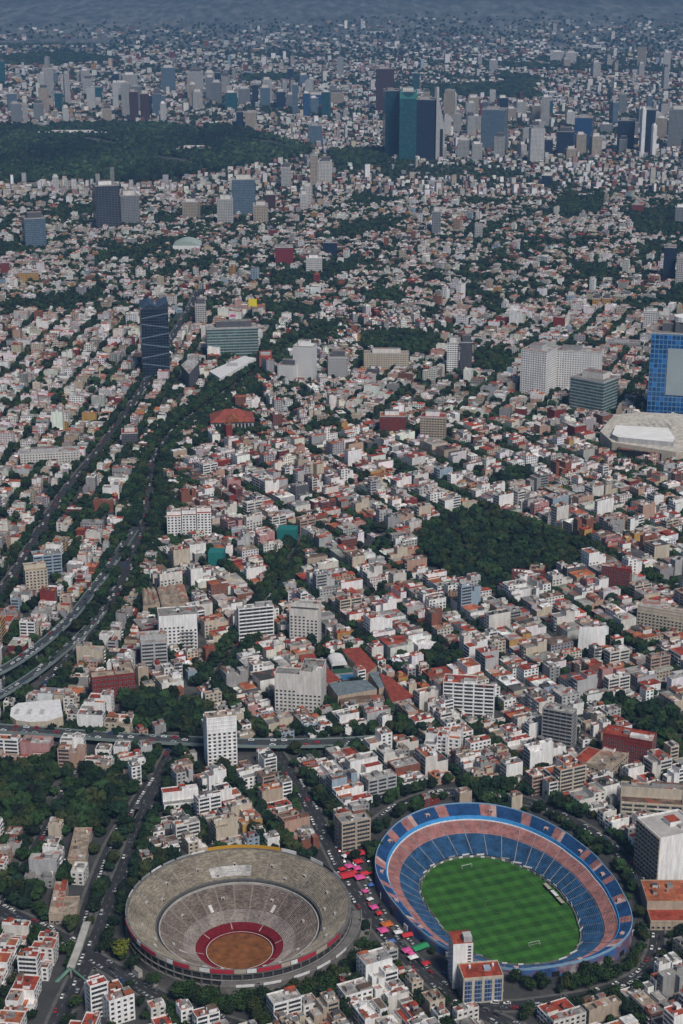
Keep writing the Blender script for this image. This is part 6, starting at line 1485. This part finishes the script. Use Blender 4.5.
# parked rows and the jam in the market street
mk_pts = smooth([at(*p) for p in [(338, 860), (352, 890), (388, 936), (430, 978), (470, 1006)]])
for o in (9.5, 14.5, 19.5, 24.5):
    for i, (x, y, a) in enumerate(resample(offset(mk_pts, o), 6.4)):
        if cr.random() < .42 and not blocked(x, y, ROAD) or cr.random() < .2: CARS.append((x, y, .03, a + cr.choice((0, math.pi)), 'market street beside the stadium', i))
CARS.sort(key=lambda c: proj(c[0], c[1])[2]); CAR_LAB = []; car_mass = []; used_spots = []
for x, y, z, a, ph, i in CARS:
    if any(abs(x - u) < 4.2 and abs(y - v) < 4.2 and math.hypot(x - u, y - v) < (4.4 if abs(zz - z) < 2 else 0) for u, v, zz in used_spots[-60:]): continue
    used_spots.append((x, y, z)); col = cr.choices(('white', 'silver', 'black', 'grey', 'red', 'blue'), (38, 22, 12, 15, 9, 4))[0]; van = cr.random() < .14
    if len(CAR_LAB) < 290:
        if (col, van) not in CARME: CARME[(col, van)] = car_mesh(col, van)
        o = inst('van' if van else 'car', CARME[(col, van)], None, (x, y, z + .02), a); tag(o, None, 'van' if van else 'car'); CAR_LAB.append((o, col, van, x, y, ph))
    else: car_mass.append((x, y, z, a, col, van))
if car_mass:
    q = MB(); mats = list(CARCOL)
    for x, y, z, a, col, van in car_mass:
        q.box(x, y, z + .25, 4.5, 1.8, .6, a, mats.index(col)); q.box(x - .2 * math.cos(a), y - .2 * math.sin(a), z + .85, 2.6, 1.6, .6 if not van else 1.0, a, len(mats), mats.index(col), taper=.8)
    tag(q.build('cars', [CARM[k] for k in mats] + [M['glass']]), kind='stuff')
print('cars', len(CAR_LAB), len(car_mass))

# ------------------------------------------------------------------ market canopies between the two arenas
CANOPY = {}
def canopy(px, py, w_, d_, col, rz, shape):
    x, y = at(px, py, 3); o = empty('market_canopy', (x, y, 0), rz)
    k = (col, shape)
    q = MB(); h = 2.6; r_ = 1.1
    if shape == 'tent':
        q.v = [(-.5, -.5, h), (.5, -.5, h), (.5, .5, h), (-.5, .5, h), (0, 0, h + r_), (-.5, -.5, h - .35), (.5, -.5, h - .35), (.5, .5, h - .35), (-.5, .5, h - .35)]; q.f = [(0, 1, 4), (1, 2, 4), (2, 3, 4), (3, 0, 4)] + [(5 + a, 5 + (a + 1) % 4, (a + 1) % 4, a) for a in range(4)]; q.m = [0] * 8
    else:
        q.v = [(-.5, -.5, h), (.5, -.5, h), (.5, 0, h + r_), (-.5, 0, h + r_), (.5, .5, h), (-.5, .5, h)]; q.f = [(0, 1, 2, 3), (3, 2, 4, 5), (0, 3, 5), (1, 4, 2)]; q.m = [0] * 4
    if k not in CANOPY: CANOPY[k] = q.mesh('canopy', [M[col]])
    inst('canopy', CANOPY[k], o, scale=(w_, d_, 1))
    if 'post' not in CANOPY: p = MB(); p.cyl(0, 0, 0, .06, 2.6, 6); CANOPY['post'] = p.mesh('post', [M['steel']])
    for a in (-1, 1):
        for b in (-1, 1): inst('post', CANOPY['post'], o, (a * w_ * .47, b * d_ * .47, 0))
    return o, x, y
CAN_LAB = []
for px, py, w_, d_, col, sh in [(355, 853, 13, 7, 'red', 'ridge'), (347, 874, 10, 8, 'red', 'ridge'), (358, 860, 6, 6, 'red', 'tent'), (366, 872, 9, 5, 'red', 'ridge'), (349, 865, 5, 5, 'pink', 'tent'), (357, 867, 5, 5, 'pink', 'tent'), (360, 876, 7, 6, 'pink', 'tent'),
                                (354, 871, 4, 4, 'red', 'tent'), (345, 855, 4, 4, 'white_cloth', 'tent'), (374, 906, 5, 5, 'pink', 'tent'), (387, 923, 7, 6, 'orange_cloth', 'tent'), (383, 929, 6, 6, 'pink', 'tent'), (407, 934, 7, 5, 'red', 'ridge'), (407, 949, 6, 5, 'pink', 'tent'), (411, 952, 4, 4, 'pink', 'tent'),
                                (420, 946, 11, 6, 'green_cloth', 'ridge'), (413, 956, 6, 4, 'white_cloth', 'tent'), (370, 898, 4, 3, 'white_cloth', 'tent'), (379, 912, 4, 4, 'red', 'tent'), (365, 890, 4, 4, 'pink', 'tent'), (371, 884, 4, 3, 'blue_cloth', 'tent'), (398, 931, 5, 4, 'white_cloth', 'tent'), (392, 940, 4, 4, 'blue_cloth', 'tent'),
                                (376, 868, 6, 4, 'red', 'tent'), (342, 868, 5, 4, 'red', 'tent'), (426, 962, 5, 4, 'red', 'tent')]:
    o, x, y = canopy(px, py, w_, d_, col, R(rnd.uniform(20, 34)), sh); CAN_LAB.append((o, col, w_, sh, x, y)); tag(o, None, 'canopy')

# ------------------------------------------------------------------ labels: what sets each thing apart, by look first and then by what stands next to it
ORD = ['', 'first', 'second', 'third', 'fourth', 'fifth', 'sixth', 'seventh', 'eighth', 'ninth', 'tenth', 'eleventh', 'twelfth', 'thirteenth', 'fourteenth', 'fifteenth', 'sixteenth', 'seventeenth', 'eighteenth', 'nineteenth', 'twentieth']
TENS = {2: 'twenty', 3: 'thirty', 4: 'forty', 5: 'fifty', 6: 'sixty'}
def ordn(n): return ORD[n] if n <= 20 else (TENS[n // 10] + '-' + ORD[n % 10] if n % 10 else TENS[n // 10][:-1] + 'ieth')
def relate(x, y):
    px, py, _ = proj(x, y); ph, ax, ay = min(ANCH, key=lambda a: math.hypot(a[1] - px, (a[2] - py) * 1.5)); dx, dy = px - ax, (py - ay) * 1.5
    rel = ('right of' if dx > 0 else 'left of') if abs(dx) > abs(dy) else ('in front of' if dy > 0 else 'behind')
    return f"{rel} the {ph}", math.hypot(dx, dy)
def settle(cands, group_of):
    """cands: (object, [phrasings from short to long], place words, distance)"""
    left = list(cands); lvl = 0
    while left and lvl < 2:
        by = {}
        for c in left: by.setdefault((c[1][min(lvl, len(c[1]) - 1)] + ' ' + c[2]), []).append(c)
        nxt = []
        for lab, cs in by.items():
            if len(cs) == 1 and len(lab.split()) <= 16: tag(cs[0][0], lab, group=group_of(cs[0]))
            else: nxt += cs
        left = nxt; lvl += 1
    by = {}
    for c in left:
        b = c[1][0]
        if len((b + ' ' + c[2]).split()) > 15: b = b.split(' with ')[0]
        by.setdefault(b + ' ' + c[2], []).append(c)
    for lab, cs in by.items():
        cs.sort(key=lambda c: c[3])
        for k, c in enumerate(cs): tag(c[0], (f"{ordn(k + 1)}-nearest " if k else 'nearest ') + lab, group=group_of(c))
C1 = []
for o, look, noun, roof, bits, x, y in THINGS:
    rel, d = relate(x, y); base = f"{look} {noun} {roof}"
    C1.append((o, [base, base + (' and ' + bits[-1] if bits else '')], rel, d))
settle(C1, lambda c: 'flat-roofed houses of the quarter' if c[0]['category'] == 'house' else 'apartment blocks of the quarter')
C3 = []
for o, wl, w_, h, x, y in TX:
    rel, d = relate(x, y); C3.append((o, [f"{'slim' if w_ < 23 else 'broad'} {'tall' if h > 75 else 'low'} {wl} tower", f"{'slim' if w_ < 23 else 'broad'} {'tall' if h > 75 else 'low'} {wl} far-off tower"], rel, d))
settle(C3, lambda c: 'lesser towers of the high-rise belts')
C2 = []
for o, col, s_, x, y, ph in TREE_LAB:
    size = 'small' if s_ < .75 else 'tall' if s_ > 1.08 else 'middling'
    if ph: tag(o, f"{size} {col} tree in the {ph}" if 'trees' not in ph else f"{size} {col} tree among the {ph}", group=f"{size} {col} trees, {ph}")
    else:
        rel, d = relate(x, y); C2.append((o, [f"{size} {col} street tree"], rel, d))
settle(C2, lambda c: 'street trees')
by = {}
for o, col, van, x, y, ph in CAR_LAB:
    k = 'van' if van else 'car'
    place = f"on the {ph}" if ph != 'side street' else 'on a side street ' + relate(x, y)[0]
    by.setdefault(f"{col} {k} {{}}{place}", []).append((proj(x, y)[2], o, ph))
for lab, cs in by.items():
    cs.sort(key=lambda c: c[0])
    for k, (d, o, ph) in enumerate(cs):
        b = lab.format(''); tag(o, b if len(cs) == 1 else (f"{ordn(k + 1)}-nearest {b}" if k else f"nearest {b}"), group='cars on the ' + ph if ph != 'side street' else 'cars parked in the side streets')
by = {}
CN = {'white_cloth': 'white', 'green_cloth': 'green', 'blue_cloth': 'blue', 'orange_cloth': 'orange'}
for o, col, w_, sh, x, y in CAN_LAB:
    by.setdefault(f"{'large' if w_ >= 9 else 'small' if w_ <= 4 else 'middling'} {CN.get(col, col)} {'ridged awning' if sh == 'ridge' else 'pointed canopy'} in the market street", []).append((proj(x, y)[2], o))
for lab, cs in by.items():
    cs.sort(key=lambda c: -c[0])
    for k, (d, o) in enumerate(cs): tag(o, lab + (' beside the stadium' if len(cs) == 1 else f", {ordn(k + 1)} from its far end"), group='market canopies')
